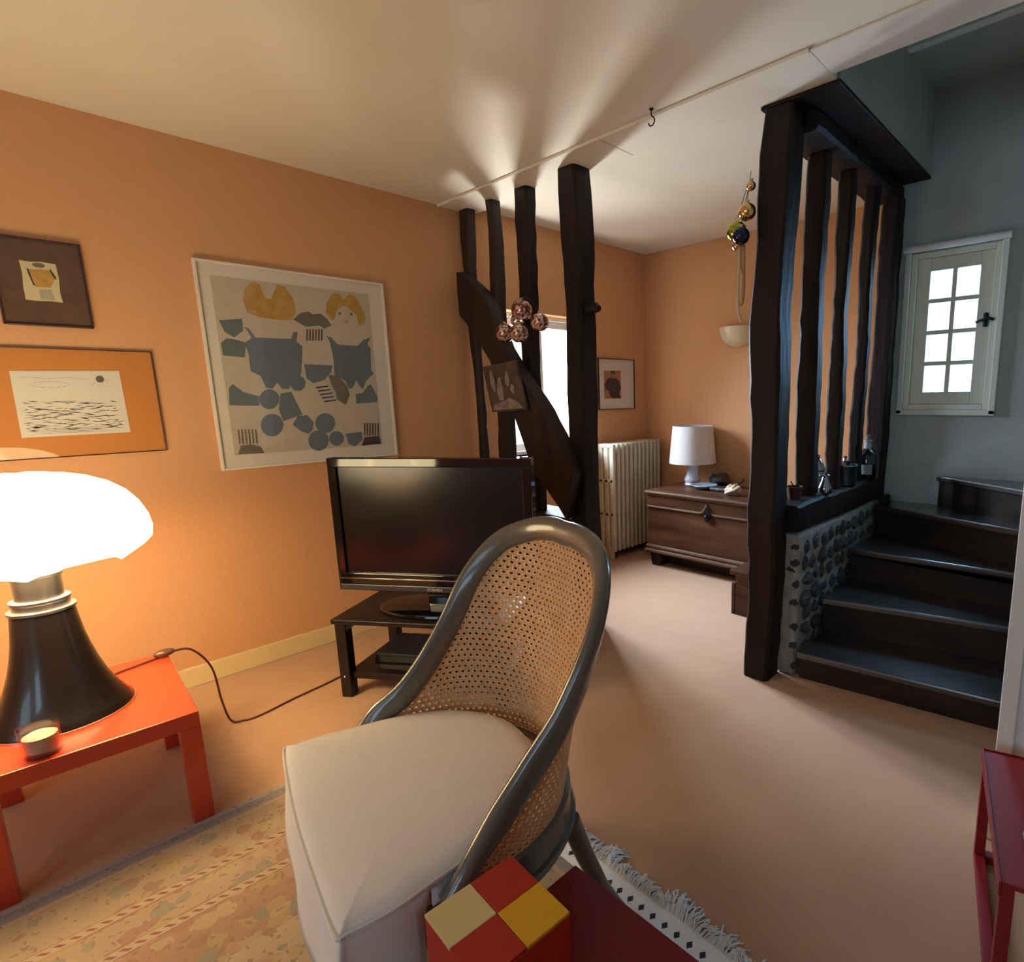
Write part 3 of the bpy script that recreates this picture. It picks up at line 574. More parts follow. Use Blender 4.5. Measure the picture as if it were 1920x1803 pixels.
# lamp cord with its foot switch
cd = thing('lamp_cord', 'thin brown flex running from the lamp over the red table to the floor', 'cord', (-2.7, 0.45, 0.386))
def catmull(P, n=8):
    out = []; P = [P[0]]+list(P)+[P[-1]]
    for i in range(1, len(P)-2):
        for k in range(n):
            t = k/n; a, b, c, d = P[i-1:i+3]
            out.append(tuple(0.5*(2*b[j]+(c[j]-a[j])*t+(2*a[j]-5*b[j]+4*c[j]-d[j])*t*t+(3*b[j]-a[j]-3*c[j]+d[j])*t**3) for j in range(3)))
    out.append(P[-2]); return out
pts = [(-2.60,0.175,0.386),(-2.67,0.22,0.384),(-2.70,0.30,0.384),(-2.715,0.36,0.386),(-2.73,0.41,0.39),(-2.74,0.47,0.37),(-2.745,0.525,0.27),(-2.74,0.54,0.12),(-2.735,0.56,0.02),(-2.72,0.60,0.006),(-2.71,0.66,0.005),(-2.75,0.82,0.005),(-2.79,1.02,0.005),(-2.88,1.25,0.005)]
part('flex', MB().tube(catmull([(x+2.7,y-0.45,z-0.386) for x, y, z in pts]), 0.0042, 6), CORD, cd, sm=True)
part('switch', MB().sphere((-0.015,-0.07,0.012), 0.035, 14, 8, (0.55,1.0,0.42)), M('brown_switch', (0.10,0.045,0.03), 0.35), cd, sm=True, rot=None)

tg = thing('tealight_glass', 'small clear glass tumbler with a pale candle beside the lamp base', 'candle holder', (-2.215, 0.015, 0.38))
CG = glass('clear_tumbler_glass', (0.92,0.90,0.90), 0.05)
part('tumbler', MB().lathe([(0.0,0.0),(0.036,0.0),(0.040,0.004),(0.046,0.088),(0.043,0.088),(0.037,0.014),(0.0,0.012)], n=28, cap=False), CG, tg, sm=35)
part('candle', MB().lathe([(0.0,0.016),(0.034,0.016),(0.037,0.058),(0.026,0.064),(0.010,0.062),(0.0,0.066)], n=20, cap=False), M('candle_wax', (0.62,0.42,0.32), 0.5, col2=(0.75,0.6,0.45), nscale=30), tg, sm=35)

# ------------------------------------------------------------------ television and its bench
RZ = math.atan2(0.53, 0.848)
bn = thing('tv_bench', 'black-brown low television bench with a lower shelf', 'tv bench', (-2.596, 0.96, 0), RZ)   # local: x along front, y to the back
BL, BD, BH = 0.80, 0.46, 0.38
part('bench_top', MB().box(-0.01, BL, -0.01, BD, BH-0.022, BH), BLACKW, bn, bv=0.003)
part('shelf', MB().box(0.03, BL-0.03, 0.02, BD-0.02, 0.085, 0.117), BLACKW, bn, bv=0.002)
for lx in (0.0, BL-0.06):
    for ly in (0.0, BD-0.06):
        lg = part('leg', MB().box(lx, lx+0.05, ly, ly+0.05, 0, BH-0.022), BLACKW, bn, bv=0.003)
        s = 1 if lx == 0 else -1; xa = lx+0.05 if s > 0 else lx
        part('bracket', MB().prism_xz([(xa,BH-0.022),(xa+s*0.045,BH-0.022),(xa,BH-0.06)], ly+0.005, ly+0.045), BLACKW, lg)
        if ly == 0: part('screw_cap', MB().sphere((lx+0.026, -0.001, 0.102), 0.006, 10, 6), CHROME, lg, sm=True)
for nm, lb, bx_ in (('media_box', 'flat black set-top box on the shelf of the television bench', (0.10,0.40,0.12,0.36,0.118,0.165)), ('game_console', 'taller black appliance box on the right of the bench shelf', (0.43,0.70,0.08,0.38,0.118,0.25))):
    c = MB().box(bx_[0]-bx_[1] and -(bx_[1]-bx_[0])/2, (bx_[1]-bx_[0])/2, -(bx_[3]-bx_[2])/2, (bx_[3]-bx_[2])/2, 0, bx_[5]-bx_[4])
    lx, ly = (bx_[0]+bx_[1])/2, (bx_[2]+bx_[3])/2
    wx = -2.596+math.cos(RZ)*lx-math.sin(RZ)*ly; wy = 0.96+math.sin(RZ)*lx+math.cos(RZ)*ly
    tt = thing(nm, lb, 'electronics', (wx, wy, bx_[4]), RZ)
    part('casing', c, BLACKM, tt, bv=0.004)
    part('front_panel', MB().box(-(bx_[1]-bx_[0])/2+.01, (bx_[1]-bx_[0])/2-.01, -(bx_[3]-bx_[2])/2-.003, -(bx_[3]-bx_[2])/2, 0.008, bx_[5]-bx_[4]-.008), BLACKG, tt)
rnd = random.Random(12)
for k in range(3):
    P = []; x0 = 0.24+0.17*k
    for i in range(6): P.append((x0+rnd.uniform(-.07,.07), 0.42+rnd.uniform(-.03,.03), 0.13+0.20*abs(math.sin(i*1.3+k))))
    wv = [(-2.596+math.cos(RZ)*x-math.sin(RZ)*y, 0.96+math.sin(RZ)*x+math.cos(RZ)*y, z) for x, y, z in P]
    tag(part('cable', MB().tube(catmull(wv), 0.0045 if k else 0.008, 6), BLACKM if k else JAMB, sm=True), ('white mains cable hanging behind the television bench shelf', 'black cable tangled behind the middle of the television bench', 'black cable tangled behind the right end of the television bench')[k], 'cable', 'cables behind the television bench')

tv = thing('television', 'large flat black television on its oval stand', 'television', (-2.596-0.53*0.15+0.848*0.42, 0.96+0.848*0.15+0.53*0.42, 0.381), RZ)   # x from -.485 to .485
zl, zh = 0.082, 0.708; w2_ = 0.4835
bz = MB(); bz.box(-w2_, w2_, 0, 0.055, zl, zl+0.085); bz.box(-w2_, w2_, 0, 0.055, zh-0.042, zh); bz.box(-w2_, -w2_+0.042, 0, 0.055, zl+0.085, zh-0.042); bz.box(w2_-0.042, w2_, 0, 0.055, zl+0.085, zh-0.042)
part('bezel', bz, BLACKG, tv, bv=0.004)
part('screen', MB().box(-w2_+0.042, w2_-0.042, 0.012, 0.05, zl+0.085, zh-0.042), SCREEN, tv)
part('back_shell', MB().prism([(-0.44,0.055),(0.44,0.055),(0.30,0.11),(-0.30,0.11)], zl+0.05, zh-0.06), BLACKM, tv, bv=0.01)
part('lower_strip', MB().box(-w2_+0.01, w2_-0.01, -0.006, 0.0, zl+0.004, zl+0.032), GREYP, tv, bv=0.003)
part('trim_line', MB().box(-w2_+0.01, w2_-0.01, -0.004, 0.0, zl+0.058, zl+0.061), CHROME, tv)
part('stand_neck', MB().box(-0.05, 0.05, 0.02, 0.06, 0.012, zl+0.02), BLACKG, tv, bv=0.006)
ob = MB().lathe([(0.0,0.0),(0.96,0.0),(1.0,0.004),(0.98,0.012),(0.7,0.018),(0.0,0.022)], n=48, cap=False); ob.v = [(x*0.30, y*0.155+0.04, z) for x, y, z in ob.v]
part('stand_base', ob, BLACKG, tv, sm=30)
fc = bpy.data.curves.new('logo', 'FONT'); fc.body = 'TOSHIBA'; fc.size = 0.019; fc.align_x = 'CENTER'; fc.extrude = 0.0006
fo = bpy.data.objects.new('logo_tmp', fc); COL.objects.link(fo); dg = bpy.context.evaluated_depsgraph_get()
me = bpy.data.meshes.new_from_object(fo.evaluated_get(dg)); bpy.data.objects.remove(fo); me.materials.clear(); me.materials.append(M('silver_lettering', (0.7,0.7,0.7), 0.3, metal=0.4))
lo_ = part('lettering', me, None, tv, loc=(0.0, -0.0065, zl+0.011), rot=(PI/2, 0, 0)); lo_['label'] = 'silver brand lettering on the lower strip'

# ------------------------------------------------------------------ tub chair with cane back and loose cushion
CHX, CHY, CHR = -1.158, 0.630, -0.201
chair = thing('tub_chair', 'dark lacquered tub chair with rounded cane back in the foreground', 'chair', (CHX, CHY, 0.008), CHR)
KX = [0,0.066,0.163,0.261,0.315,0.32,0.31,0.311,0.329,0.335]; KY = [0.376,0.374,0.357,0.306,0.237,0.161,0.079,0.008,-0.055,-0.110]; KZ = [0.983,0.984,0.967,0.920,0.822,0.691,0.588,0.517,0.474,0.425]
def herm(v, t, odd):
    n = len(v)-1; h = 1.0/n; i = min(int(t/h), n-1); s = t/h-i
    def mm(j):
        if j == 0: return (v[1]-v[0])/h if odd else 0.0
        if j == n: return (v[n]-v[n-1])/h
        return (v[j+1]-v[j-1])/(2*h)
    a, b = mm(i)*h, mm(i+1)*h
    return (2*s**3-3*s**2+1)*v[i]+(s**3-2*s**2+s)*a+(-2*s**3+3*s**2)*v[i+1]+(s**3-s**2)*b
def railp(t):
    a = abs(t); return Vector(((1 if t >= 0 else -1)*herm(KX, a, True), herm(KY, a, False), herm(KZ, a, False)))
ZL = 0.405
def lowp(t):
    a = t*math.radians(112); return Vector((0.300*math.sin(a), 0.295*math.cos(a), ZL))
# moulded top rail, an oval section swept along the curve
NT = 90; vs = []; n = 14; rail_in = []
for i in range(NT+1):
    t = -1+2*i/NT; p = railp(t); tg_ = (railp(min(1, t+.01))-railp(max(-1, t-.01))).normalized()
    dn = (lowp(t)-p); dn = (dn-tg_*dn.dot(tg_)).normalized(); nn = tg_.cross(dn).normalized()
    k = 1.0 if abs(t) < .8 else 1-0.25*(abs(t)-.8)/.2
    rail_in.append(p+dn*0.031*k+nn*0.0)
    for j in range(n):
        a = 2*PI*j/n; ca, sa = math.cos(a), math.sin(a)
        vs.append(p+dn*(0.034*k*math.copysign(abs(ca)**0.8, ca))+nn*(0.019*math.copysign(abs(sa)**0.8, sa)))
fs = [(i*n+j, i*n+(j+1)%n, (i+1)*n+(j+1)%n, (i+1)*n+j) for i in range(NT) for j in range(n)]+[tuple(range(n)), tuple(NT*n+j for j in range(n-1,-1,-1))]
part('top_rail', MB().add(vs, fs), CHAIRP, chair, sm=50)
# woven cane, real holes
def cane_pt(t, z):
    up = railp(t); lw = lowp(t); s = (z-lw.z)/(up.z-lw.z); s = max(0.0, min(1.0, s))
    p = lw.lerp(up, s)
    bow = 0.03*math.sin(s*PI)*(up.z-lw.z); d = Vector((lw.x, lw.y, 0)).normalized()
    return p-d*bow*0.5
NC = 66; dz = 0.0152; mb = MB(); tmax = 0.985
nrow = int((KZ[0]-ZL)/dz)+1
for r in range(nrow):
    z0 = ZL+r*dz; off = 0.5 if r % 2 else 0.0
    for c in range(NC+1):
        ta = -tmax+2*tmax*(c-off)/NC; tb = -tmax+2*tmax*(c+1-off)/NC
        ta = max(-tmax, ta); tb = min(tmax, tb)
        if tb-ta < 0.004: continue
        tm = (ta+tb)/2; zt = min(railp(ta).z, railp(tb).z, railp(tm).z)
        if z0 > max(railp(ta).z, railp(tb).z): continue
        z1 = z0+dz; zm = (z0+z1)/2
        if z1 < zt+0.004 and tb-ta > 1.5*tmax/NC:
            ou = [(ta,z0),(tm,z0),(tb,z0),(tb,zm),(tb,z1),(tm,z1),(ta,z1),(ta,zm)]
            rt, rz = (tb-ta)*0.245, dz*0.235
            inn = [(tm+rt*math.cos(PI*5/4+k*PI/4), zm+rz*math.sin(PI*5/4+k*PI/4)) for k in range(8)]
            mb.add([cane_pt(*q) for q in ou]+[cane_pt(*q) for q in inn], [(k, (k+1)%8, 8+(k+1)%8, 8+k) for k in range(8)])
        else:
            mb.add([cane_pt(ta,z0), cane_pt(tb,z0), cane_pt(tb,z1), cane_pt(ta,z1)], [(0,1,2,3)])
cn = part('cane_panel', mb, CANE, chair); cn.data.polygons.foreach_set('use_smooth', [True]*len(cn.data.polygons))
sd = cn.modifiers.new('thickness', 'SOLIDIFY'); sd.thickness = 0.0022
part('cane_binding', MB().tube([p for p in rail_in], 0.0045, 6), CANEB, chair, sm=True)
# seat rail: a bent band under the cane, straight across the front
def seat_outline(k=1.0, yf=-0.27, nseg=40):
    P = [(0.300*k*math.sin(math.radians(a)), 0.295*k*math.cos(math.radians(a))) for a in [-105+210*i/nseg for i in range(nseg+1)]]
    return P+[(0.285*k, yf), (-0.285*k, yf)]
o1 = seat_outline(1.045, -0.262); o2 = seat_outline(0.93, -0.235); nn_ = len(o1)
vs = [(x,y,0.325) for x, y in o1]+[(x,y,0.405) for x, y in o1]+[(x,y,0.405) for x, y in o2]+[(x,y,0.325) for x, y in o2]
fs = [(l*nn_+i, l*nn_+(i+1)%nn_, ((l+1)%4)*nn_+(i+1)%nn_, ((l+1)%4)*nn_+i) for l in range(4) for i in range(nn_)]
part('seat_rail', MB().add(vs, fs), CHAIRP, chair, sm=40)
part('seat_moulding', MB().tube([(x*1.01,y*1.01,0.332) for x, y in o1], 0.008, 6, True), CHAIRP, chair, sm=True)
part('seat_board', MB().prism(o2, 0.385, 0.402), CANE, chair)
for sx in (-1, 1):
    part('back_leg', MB().tube([(sx*0.20,0.235,0.33),(sx*0.205,0.27,0.22),(sx*0.21,0.315,0.10),(sx*0.215,0.37,0.0)], lambda t: 0.026-0.008*t, 10), CHAIRP, chair, sm=True)
    part('front_leg', MB().tube([(sx*0.255,-0.235,0.34),(sx*0.258,-0.24,0.30),(sx*0.258,-0.24,0.15),(sx*0.258,-0.24,0.0)], lambda t: 0.028-0.010*t, 12), CHAIRP, chair, sm=True)

cu = thing('seat_cushion', 'off-white piped cushion with a hanging front flap on the cane chair', 'cushion', (CHX, CHY, 0.415), CHR)
out = []
ctrl = [(-0.318,-0.285),(-0.15,-0.296),(0.0,-0.300),(0.16,-0.297),(0.312,-0.290),(0.325,-0.272),(0.326,-0.20),(0.312,-0.13),(0.296,-0.05),(0.270,0.02),(0.23,0.09),(0.165,0.155),(0.09,0.200),(0.0,0.215),(-0.09,0.205),(-0.17,0.165),(-0.235,0.10),(-0.275,0.03),(-0.300,-0.05),(-0.312,-0.13),(-0.325,-0.20),(-0.328,-0.268)]
NP = len(ctrl)
def cat2(P, n):
    o = []
    for i in range(len(P)):
        a, b, c, d = P[i-1], P[i], P[(i+1)%len(P)], P[(i+2)%len(P)]
        for k in range(n):
            t = k/n; o.append(tuple(0.5*(2*b[j]+(c[j]-a[j])*t+(2*a[j]-5*b[j]+4*c[j]-d[j])*t*t+(3*b[j]-a[j]-3*c[j]+d[j])*t**3) for j in range(2)))
    return o
OL = cat2(ctrl, 4); NO = len(OL); cxm, cym = 0.0, -0.05
rings = [(1.0,-0.002),(0.99,0.006),(0.975,0.010),(0.95,0.0145),(0.9,0.019),(0.8,0.024),(0.65,0.028),(0.45,0.030),(0.2,0.031),(0.0,0.031)]
vs = []; fs = []; ZT = 0.078
rnd = random.Random(4)
for sc, dzv in rings:
    for i, (x, y) in enumerate(OL):
        wob = 0.0
        if y > 0.10 and 0.8 < sc < 0.99: wob += 0.0022*math.sin(i*2.1)
        vs.append((cxm+(x-cxm)*sc, cym+(y-cym)*sc, ZT-0.02+dzv*0.75+wob))
NRG = len(rings)
for l in range(NRG-1):
    for i in range(NO): fs.append((l*NO+i, l*NO+(i+1)%NO, (l+1)*NO+(i+1)%NO, (l+1)*NO+i))
part('cushion_top', MB().add(vs, fs), FABRIC, cu, sm=60)
# boxing band and skirt
vs = []; fs = []
def isk(x, y): return y < -0.165 or (y < -0.145 and x > 0)
for l in range(7):
    for i, (x, y) in enumerate(OL):
        u = l/6
        if isk(x, y):
            fl = 0.004*u*(1+0.5*math.sin(i*0.8)); L_ = math.hypot(x, y+0.05); d = ((x)/L_, (y+0.05)/L_)
            vs.append((x+d[0]*fl*1.6, y+d[1]*fl*2.2-0.012*u*(y < -0.25), ZT-0.022-u*0.185))
        else:
            vs.append((x*(1-0.01*math.sin(u*PI)), y, max(0.004, ZT-0.022-u*0.056+0.006*math.sin(u*PI))))
for l in range(6):
    for i in range(NO):
        j = (i+1)%NO
        if isk(*OL[i]) != isk(*OL[j]) and l > 1: continue
        fs.append((l*NO+i, l*NO+j, (l+1)*NO+j, (l+1)*NO+i))
sk = part('skirt', MB().add(vs, fs), FABRIC, cu, sm=60); sdm = sk.modifiers.new('thickness', 'SOLIDIFY'); sdm.thickness = 0.004
part('cushion_base', MB().prism([(x*0.96, y*0.96) for x, y in OL], 0.0, 0.056), FABRIC, cu)
part('piping', MB().tube([(x*1.006, y*1.006, ZT-0.021) for x, y in OL], 0.0048, 6, True), PIPING, cu, sm=True)

# ------------------------------------------------------------------ rug
def rugmat():
    m = bpy.data.materials.new('oriental_rug'); m.use_nodes = True; nt = m.node_tree; b = nt.nodes['Principled BSDF']; b.inputs['Roughness'].default_value = 0.95; b.inputs['Specular IOR Level'].default_value = 0.1
    N = lambda ty: nt.nodes.new(ty)
    def math_(op, a, c=None):
        q = N('ShaderNodeMath'); q.operation = op
        for i, v in enumerate((a, c)):
            if v is None: continue
            if isinstance(v, (int, float)): q.inputs[i].default_value = v
            else: nt.links.new(v, q.inputs[i])
        return q.outputs[0]
    def ramp(fac, stops, interp='CONSTANT'):
        r = N('ShaderNodeValToRGB'); r.color_ramp.interpolation = interp; e = r.color_ramp.elements
        e[0].position = stops[0][0]; e[0].color = (*stops[0][1], 1); e[1].position = stops[1][0]; e[1].color = (*stops[1][1], 1)
        for p, c in stops[2:]: x = e.new(p); x.color = (*c, 1)
        nt.links.new(fac, r.inputs[0]); return r.outputs[0]
    def mix(f, a, c):
        q = N('ShaderNodeMix'); q.data_type = 'RGBA'
        if isinstance(f, (int, float)): q.inputs[0].default_value = f
        else: nt.links.new(f, q.inputs[0])
        for i, v in ((6, a), (7, c)):
            if isinstance(v, tuple): q.inputs[i].default_value = (*v, 1)
            else: nt.links.new(v, q.inputs[i])
        return q.outputs[2]
    tc = N('ShaderNodeTexCoord'); sx = N('ShaderNodeSeparateXYZ'); nt.links.new(tc.outputs['Object'], sx.inputs[0])
    X, Y = sx.outputs[0], sx.outputs[1]                     # X = distance from long edge, Y = distance from fringe end
    d = math_('MINIMUM', X, Y)                              # distance to the nearest edge
    CR, PK, GR, OC, BR = (0.45,0.34,0.23), (0.34,0.17,0.11), (0.30,0.27,0.26), (0.56,0.38,0.14), (0.24,0.11,0.075)
    base = ramp(d, [(0.0,(0.42,0.38,0.36)),(0.016,GR),(0.062,(0.50,0.33,0.24)),(0.072,(0.40,0.29,0.19)),(0.235,PK),(0.243,CR),(0.268,PK),(0.276,(0.40,0.28,0.19)),(0.375,PK),(0.383,CR),(0.408,BR),(0.412,(0.36,0.21,0.14)),(0.60,PK),(0.61,CR)])
    wn = N('ShaderNodeTexNoise'); wn.inputs['Scale'].default_value = 22; wn.inputs['Detail'].default_value = 2; nt.links.new(tc.outputs['Object'], wn.inputs[0])
    wm = N('ShaderNodeVectorMath'); wm.operation = 'MULTIPLY_ADD'; wm.inputs[1].default_value = (0.055, 0.055, 0.0); nt.links.new(wn.outputs['Color'], wm.inputs[0]); nt.links.new(tc.outputs['Object'], wm.inputs[2])
    v = N('ShaderNodeTexVoronoi'); v.inputs['Scale'].default_value = 19; nt.links.new(wm.outputs[0], v.inputs['Vector'])
    sc = N('ShaderNodeSeparateColor'); nt.links.new(v.outputs['Color'], sc.inputs[0])
    pal = ramp(sc.outputs[0], [(0.0,(0.44,0.33,0.19)),(0.22,(0.31,0.17,0.115)),(0.42,(0.24,0.23,0.17)),(0.6,(0.40,0.29,0.14)),(0.8,(0.42,0.26,0.18))])
    blob = math_('LESS_THAN', v.outputs['Distance'], 0.5)
    infield = math_('GREATER_THAN', d, 0.075)
    c1 = mix(math_('MULTIPLY', math_('MULTIPLY', blob, infield), 0.75), base, pal)
    v2 = N('ShaderNodeTexVoronoi'); v2.inputs['Scale'].default_value = 48; nt.links.new(wm.outputs[0], v2.inputs['Vector'])
    c2 = mix(math_('MULTIPLY', math_('LESS_THAN', v2.outputs['Distance'], 0.26), 0.7), c1, (0.26,0.15,0.11))
    # little dotted guard stripes
    def dots(center):
        al = math_('FRACT', math_('MULTIPLY', math_('ADD', X, Y), 34)); on = math_('LESS_THAN', math_('ABSOLUTE', math_('SUBTRACT', al, 0.5)), 0.2)
        st = math_('LESS_THAN', math_('ABSOLUTE', math_('SUBTRACT', d, center)), 0.008); return math_('MULTIPLY', on, st)
    gs = math_('ADD', math_('LESS_THAN', math_('ABSOLUTE', math_('SUBTRACT', d, 0.2555)), 0.014), math_('LESS_THAN', math_('ABSOLUTE', math_('SUBTRACT', d, 0.3955)), 0.0135))
    c3 = mix(gs, c2, CR)
    c4 = mix(math_('ADD', dots(0.2555), dots(0.3955)), c3, BR)
    nz = N('ShaderNodeTexNoise'); nz.inputs['Scale'].default_value = 90; nt.links.new(tc.outputs['Object'], nz.inputs[0])
    c5 = mix(math_('MULTIPLY', nz.outputs[0], 0.22), c4, (0.45,0.33,0.22))
    nt.links.new(c5, b.inputs['Base Color'])
    bp = N('ShaderNodeBump'); bp.inputs['Strength'].default_value = 0.3; bp.inputs['Distance'].default_value = 0.004
    n2 = N('ShaderNodeTexNoise'); n2.inputs['Scale'].default_value = 350; nt.links.new(tc.outputs['Object'], n2.inputs[0]); nt.links.new(n2.outputs[0], bp.inputs['Height']); nt.links.new(bp.outputs[0], b.inputs['Normal'])
    return m
RW, RLn = 2.3, 2.9
rug = thing('oriental_rug', 'patterned oriental rug with white fringed end under the cane chair', 'rug', (-2.118, 1.03, 0), -0.03)
pile = MB().box(0, RW, 0, RLn, 0.0, 0.007); pile_o = part('pile', pile, rugmat(), rug); pile_o.scale = (1, -1, 1)
FR = M('fringe_cotton', (0.88,0.90,0.90), 0.9)
part('selvedge', MB().box(0, RW, -0.03, 0.036, 0.0, 0.0085), FR, rug)
dm = MB().prism([(-0.009,0),(0,-0.012),(0.009,0),(0,0.012)], 0.0085, 0.0091).mesh('diamond_motif', M('navy_wool', (0.03,0.035,0.05), 0.9))
for k in range(58):
    o = bpy.data.objects.new('diamond_motif', dm); COL.objects.link(o); o.parent = rug; o.location = (0.02+k*0.0395, -0.002, 0)
rnd = random.Random(3); fb = MB()
for k in range(1000):
    x = 0.005+RW*k/1000; cl_ = math.sin(x*31)*0.012+math.sin(x*83)*0.006; ln = rnd.uniform(0.04, 0.062)*(1+0.25*math.sin(x*19)+0.2*math.sin(x*47)); ax = rnd.uniform(-.02,.02)+cl_
    fb.tube([(x,0.034,0.006),(x+ax*.4,0.034+ln*.35,0.010+rnd.uniform(0,.012)),(x+ax,0.034+ln*.72,0.007+rnd.uniform(0,.010)),(x+ax*1.3+rnd.uniform(-.012,.012),0.034+ln,0.003)], 0.0021, 4)
fo_ = part('fringe', fb, FR, rug, sm=60); fo_['kind'] = 'stuff'

# ------------------------------------------------------------------ dark red table with the chequered cube, front
leg_table('coffee_table', 'dark red low table under the chequered box, nearest the camera', -0.50, 0.44, -0.02, 0.56, 0.52, 0.38, 0.05, 0.05, DRED)
bx = thing('chequered_box', 'red box with a red, cream and yellow four-square lid', 'box', (-0.683, 0.448, 0.381), -0.07)
RB = M('red_painted_wood', (0.42,0.03,0.014), 0.5, spec=0.2); YB = M('yellow_painted_wood', (0.72,0.36,0.018), 0.45, spec=0.2); CB = M('cream_painted_wood', (0.66,0.50,0.22), 0.5, spec=0.2)
hs = 0.0835
part('box_body', MB().box(-hs, hs, -hs, hs, 0, 0.143), RB, bx, bv=0.002)
for ix in (0, 1):
    for iy in (0, 1):
        x0, y0 = -hs+ix*hs, -hs+iy*hs
        c = {(0,1): RB, (1,1): YB, (0,0): CB, (1,0): RB}[(ix, iy)]
        part('lid_square', MB().box(x0+.0004, x0+hs-.0004, y0+.0004, y0+hs-.0004, 0.143, 0.149), c, bx, bv=0.001)

# small crimson frame table at the right edge
ft = thing('frame_table', 'crimson square-tube side table cut off by the right edge of the picture', 'table', (-0.20, 1.757, 0), -1.35)   # local x runs along the left edge toward the camera
TL, TW, TH, TT = 0.50, 0.45, 0.34, 0.026
part('table_top', MB().box(0, TL, 0, TW, TH-0.012, TH), DRED2, ft, bv=0.002)
part('rim', MB().box(-0.004, TL+.004, -0.004, 0.0, TH-0.03, TH+0.004).box(-0.004, 0.0, -0.004, TW, TH-0.03, TH+0.004), DRED2, ft)
for x0 in (0, TL-TT):
    for y0 in (0, TW-TT): part('leg', MB().box(x0, x0+TT, y0, y0+TT, 0.0, TH-0.012), DRED2, ft, bv=0.002)
for y0 in (0, TW-TT): part('floor_rail', MB().box(TT, TL-TT, y0, y0+TT, 0.0, TT), DRED2, ft, bv=0.002)
part('floor_rail', MB().box(0, TT, TT, TW-TT, 0.0, TT), DRED2, ft, bv=0.002)
mt_ = thing('metal_ashtray', 'small shiny metal dish on the crimson side table', 'dish', (-0.03, 1.44, 0.341))
part('dish', MB().lathe([(0.0,0.0),(0.03,0.0),(0.045,0.012),(0.043,0.013),(0.028,0.004),(0.0,0.004)], n=24, cap=False), CHROME, mt_, sm=35)

# ------------------------------------------------------------------ back room: radiator, chest, lamp
rd = thing('radiator', 'cream cast-iron column radiator below the portrait', 'radiator', (-3.15, 3.36, 0))
def section():
    mb = MB(); w = 0.0170
    for xc in (-0.062, 0.0, 0.062):
        pts_ = [(xc, 0, 0.10), (xc, 0, 0.91)]
        prof = [(-0.026,-w*.75),(-0.014,-w),(0.014,-w),(0.026,-w*.75),(0.026,w*.75),(0.014,w),(-0.014,w),(-0.026,w*.75)]
        mb.prism([(xc+a, b) for a, b in prof], 0.075, 0.945)
    for z in (0.065, 0.36, 0.64, 0.925): mb.prism([(-0.088,-w*.6),(-0.07,-w),(0.07,-w),(0.088,-w*.6),(0.088,w*.6),(0.07,w),(-0.07,w),(-0.088,w*.6)], z, z+0.035)
    return mb
sm_ = section().mesh('radiator_section', ENAMEL); NSEC = 12
for k in range(NSEC):
    o = bpy.data.objects.new('radiator_section', sm_); COL.objects.link(o); o.parent = rd; o.location = (0, 0.025+k*0.0535, 0); bevel(o, 0.008, 3); smooth(o, 60)
for k in (0, NSEC-1): part('foot', MB().box(-0.06, 0.06, k*0.0535+0.01, k*0.0535+0.035, 0, 0.08), ENAMEL, rd, bv=0.004)
part('connector', MB().tube([(0,0.02,0.08),(0,0.02+0.0535*11,0.08)], 0.02, 10).tube([(0,0.02,0.94),(0,0.02+0.0535*11,0.94)], 0.02, 10), ENAMEL, rd, sm=True)

CHY0 = 3.44
ct = thing('wooden_chest', 'old dark oak blanket chest with moulded edges and iron lock', 'chest', (-2.22, CHY0, 0))
hw = 0.57; D = 0.57
part('chest_body', MB().box(-hw+0.01, hw-0.01, 0.012, D, 0.17, 0.575), CHESTW, ct, bv=0.003)
lid = part('lid', MB().box(-hw-0.005, hw+0.005, -0.008, D, 0.588, 0.608), CHESTW, ct, bv=0.005)
part('lid_moulding', MB().box(-hw, hw, -0.002, 0.02, 0.574, 0.588), CHESTL, lid, bv=0.004)
part('lid_edge', MB().box(-hw-0.006, hw+0.006, -0.0135, -0.007, 0.589, 0.603), CHESTL, lid, bv=0.003)
part('front_moulding', MB().prism_xz([(-hw+.01,0.488),(-0.075,0.488),(-0.045,0.495),(-0.006,0.556),(0.0,0.546),(0.0,0.536),(-0.036,0.486),(-0.07,0.476),(-hw+.01,0.476)], -0.002, 0.013), CHESTL, ct, bv=0.002)
part('front_moulding', MB().prism_xz([(0.0,0.546),(0.04,0.49),(0.07,0.484),(hw-.01,0.488),(hw-.01,0.476),(0.07,0.472),(0.034,0.482),(0.0,0.536)], -0.002, 0.013), CHESTL, ct, bv=0.002)
part('base_moulding', MB().box(-hw, hw, -0.006, 0.02, 0.150, 0.172), CHESTL, ct, bv=0.006)
part('base_moulding', MB().box(-hw-0.008, hw+0.008, -0.018, 0.02, 0.118, 0.140), CHESTL, ct, bv=0.006)
part('plinth', MB().box(-hw+0.005, hw-0.005, 0.0, D, 0.105, 0.17), CHESTW, ct)
part('lock_plate', MB().prism_xz([(0.0,0.540),(0.03,0.50),(0.028,0.455),(0.012,0.425),(-0.012,0.425),(-0.022,0.455),(-0.024,0.50)], -0.008, 0.012), IRON, ct, bv=0.002)
part('lock_knob', MB().sphere((0.002,-0.012,0.462), 0.016, 12, 8), IRON, ct, sm=True)
for sx in (-1, 1):
    xa = sx*(hw-0.02); xb = sx*(hw-0.15)
    part('foot', MB().prism_xz([(xa,0.105),(xb-sx*(-0.03),0.105),(xb,0.06),(xb+sx*0.04,0.0),(xa-sx*0.02,0.0)] if sx > 0 else [(xa,0.105),(xa-sx*0.02,0.0),(xb+sx*0.04,0.0),(xb,0.06),(xb+sx*0.03,0.105)], 0.02, 0.10), BEAM, ct, bv=0.006)
part('added_under_shade', MB().box(-hw+0.08, hw-0.08, 0.10, 0.12, 0.012, 0.105), BEAM, ct)  # dark board added between the feet to stand in for shade under the chest

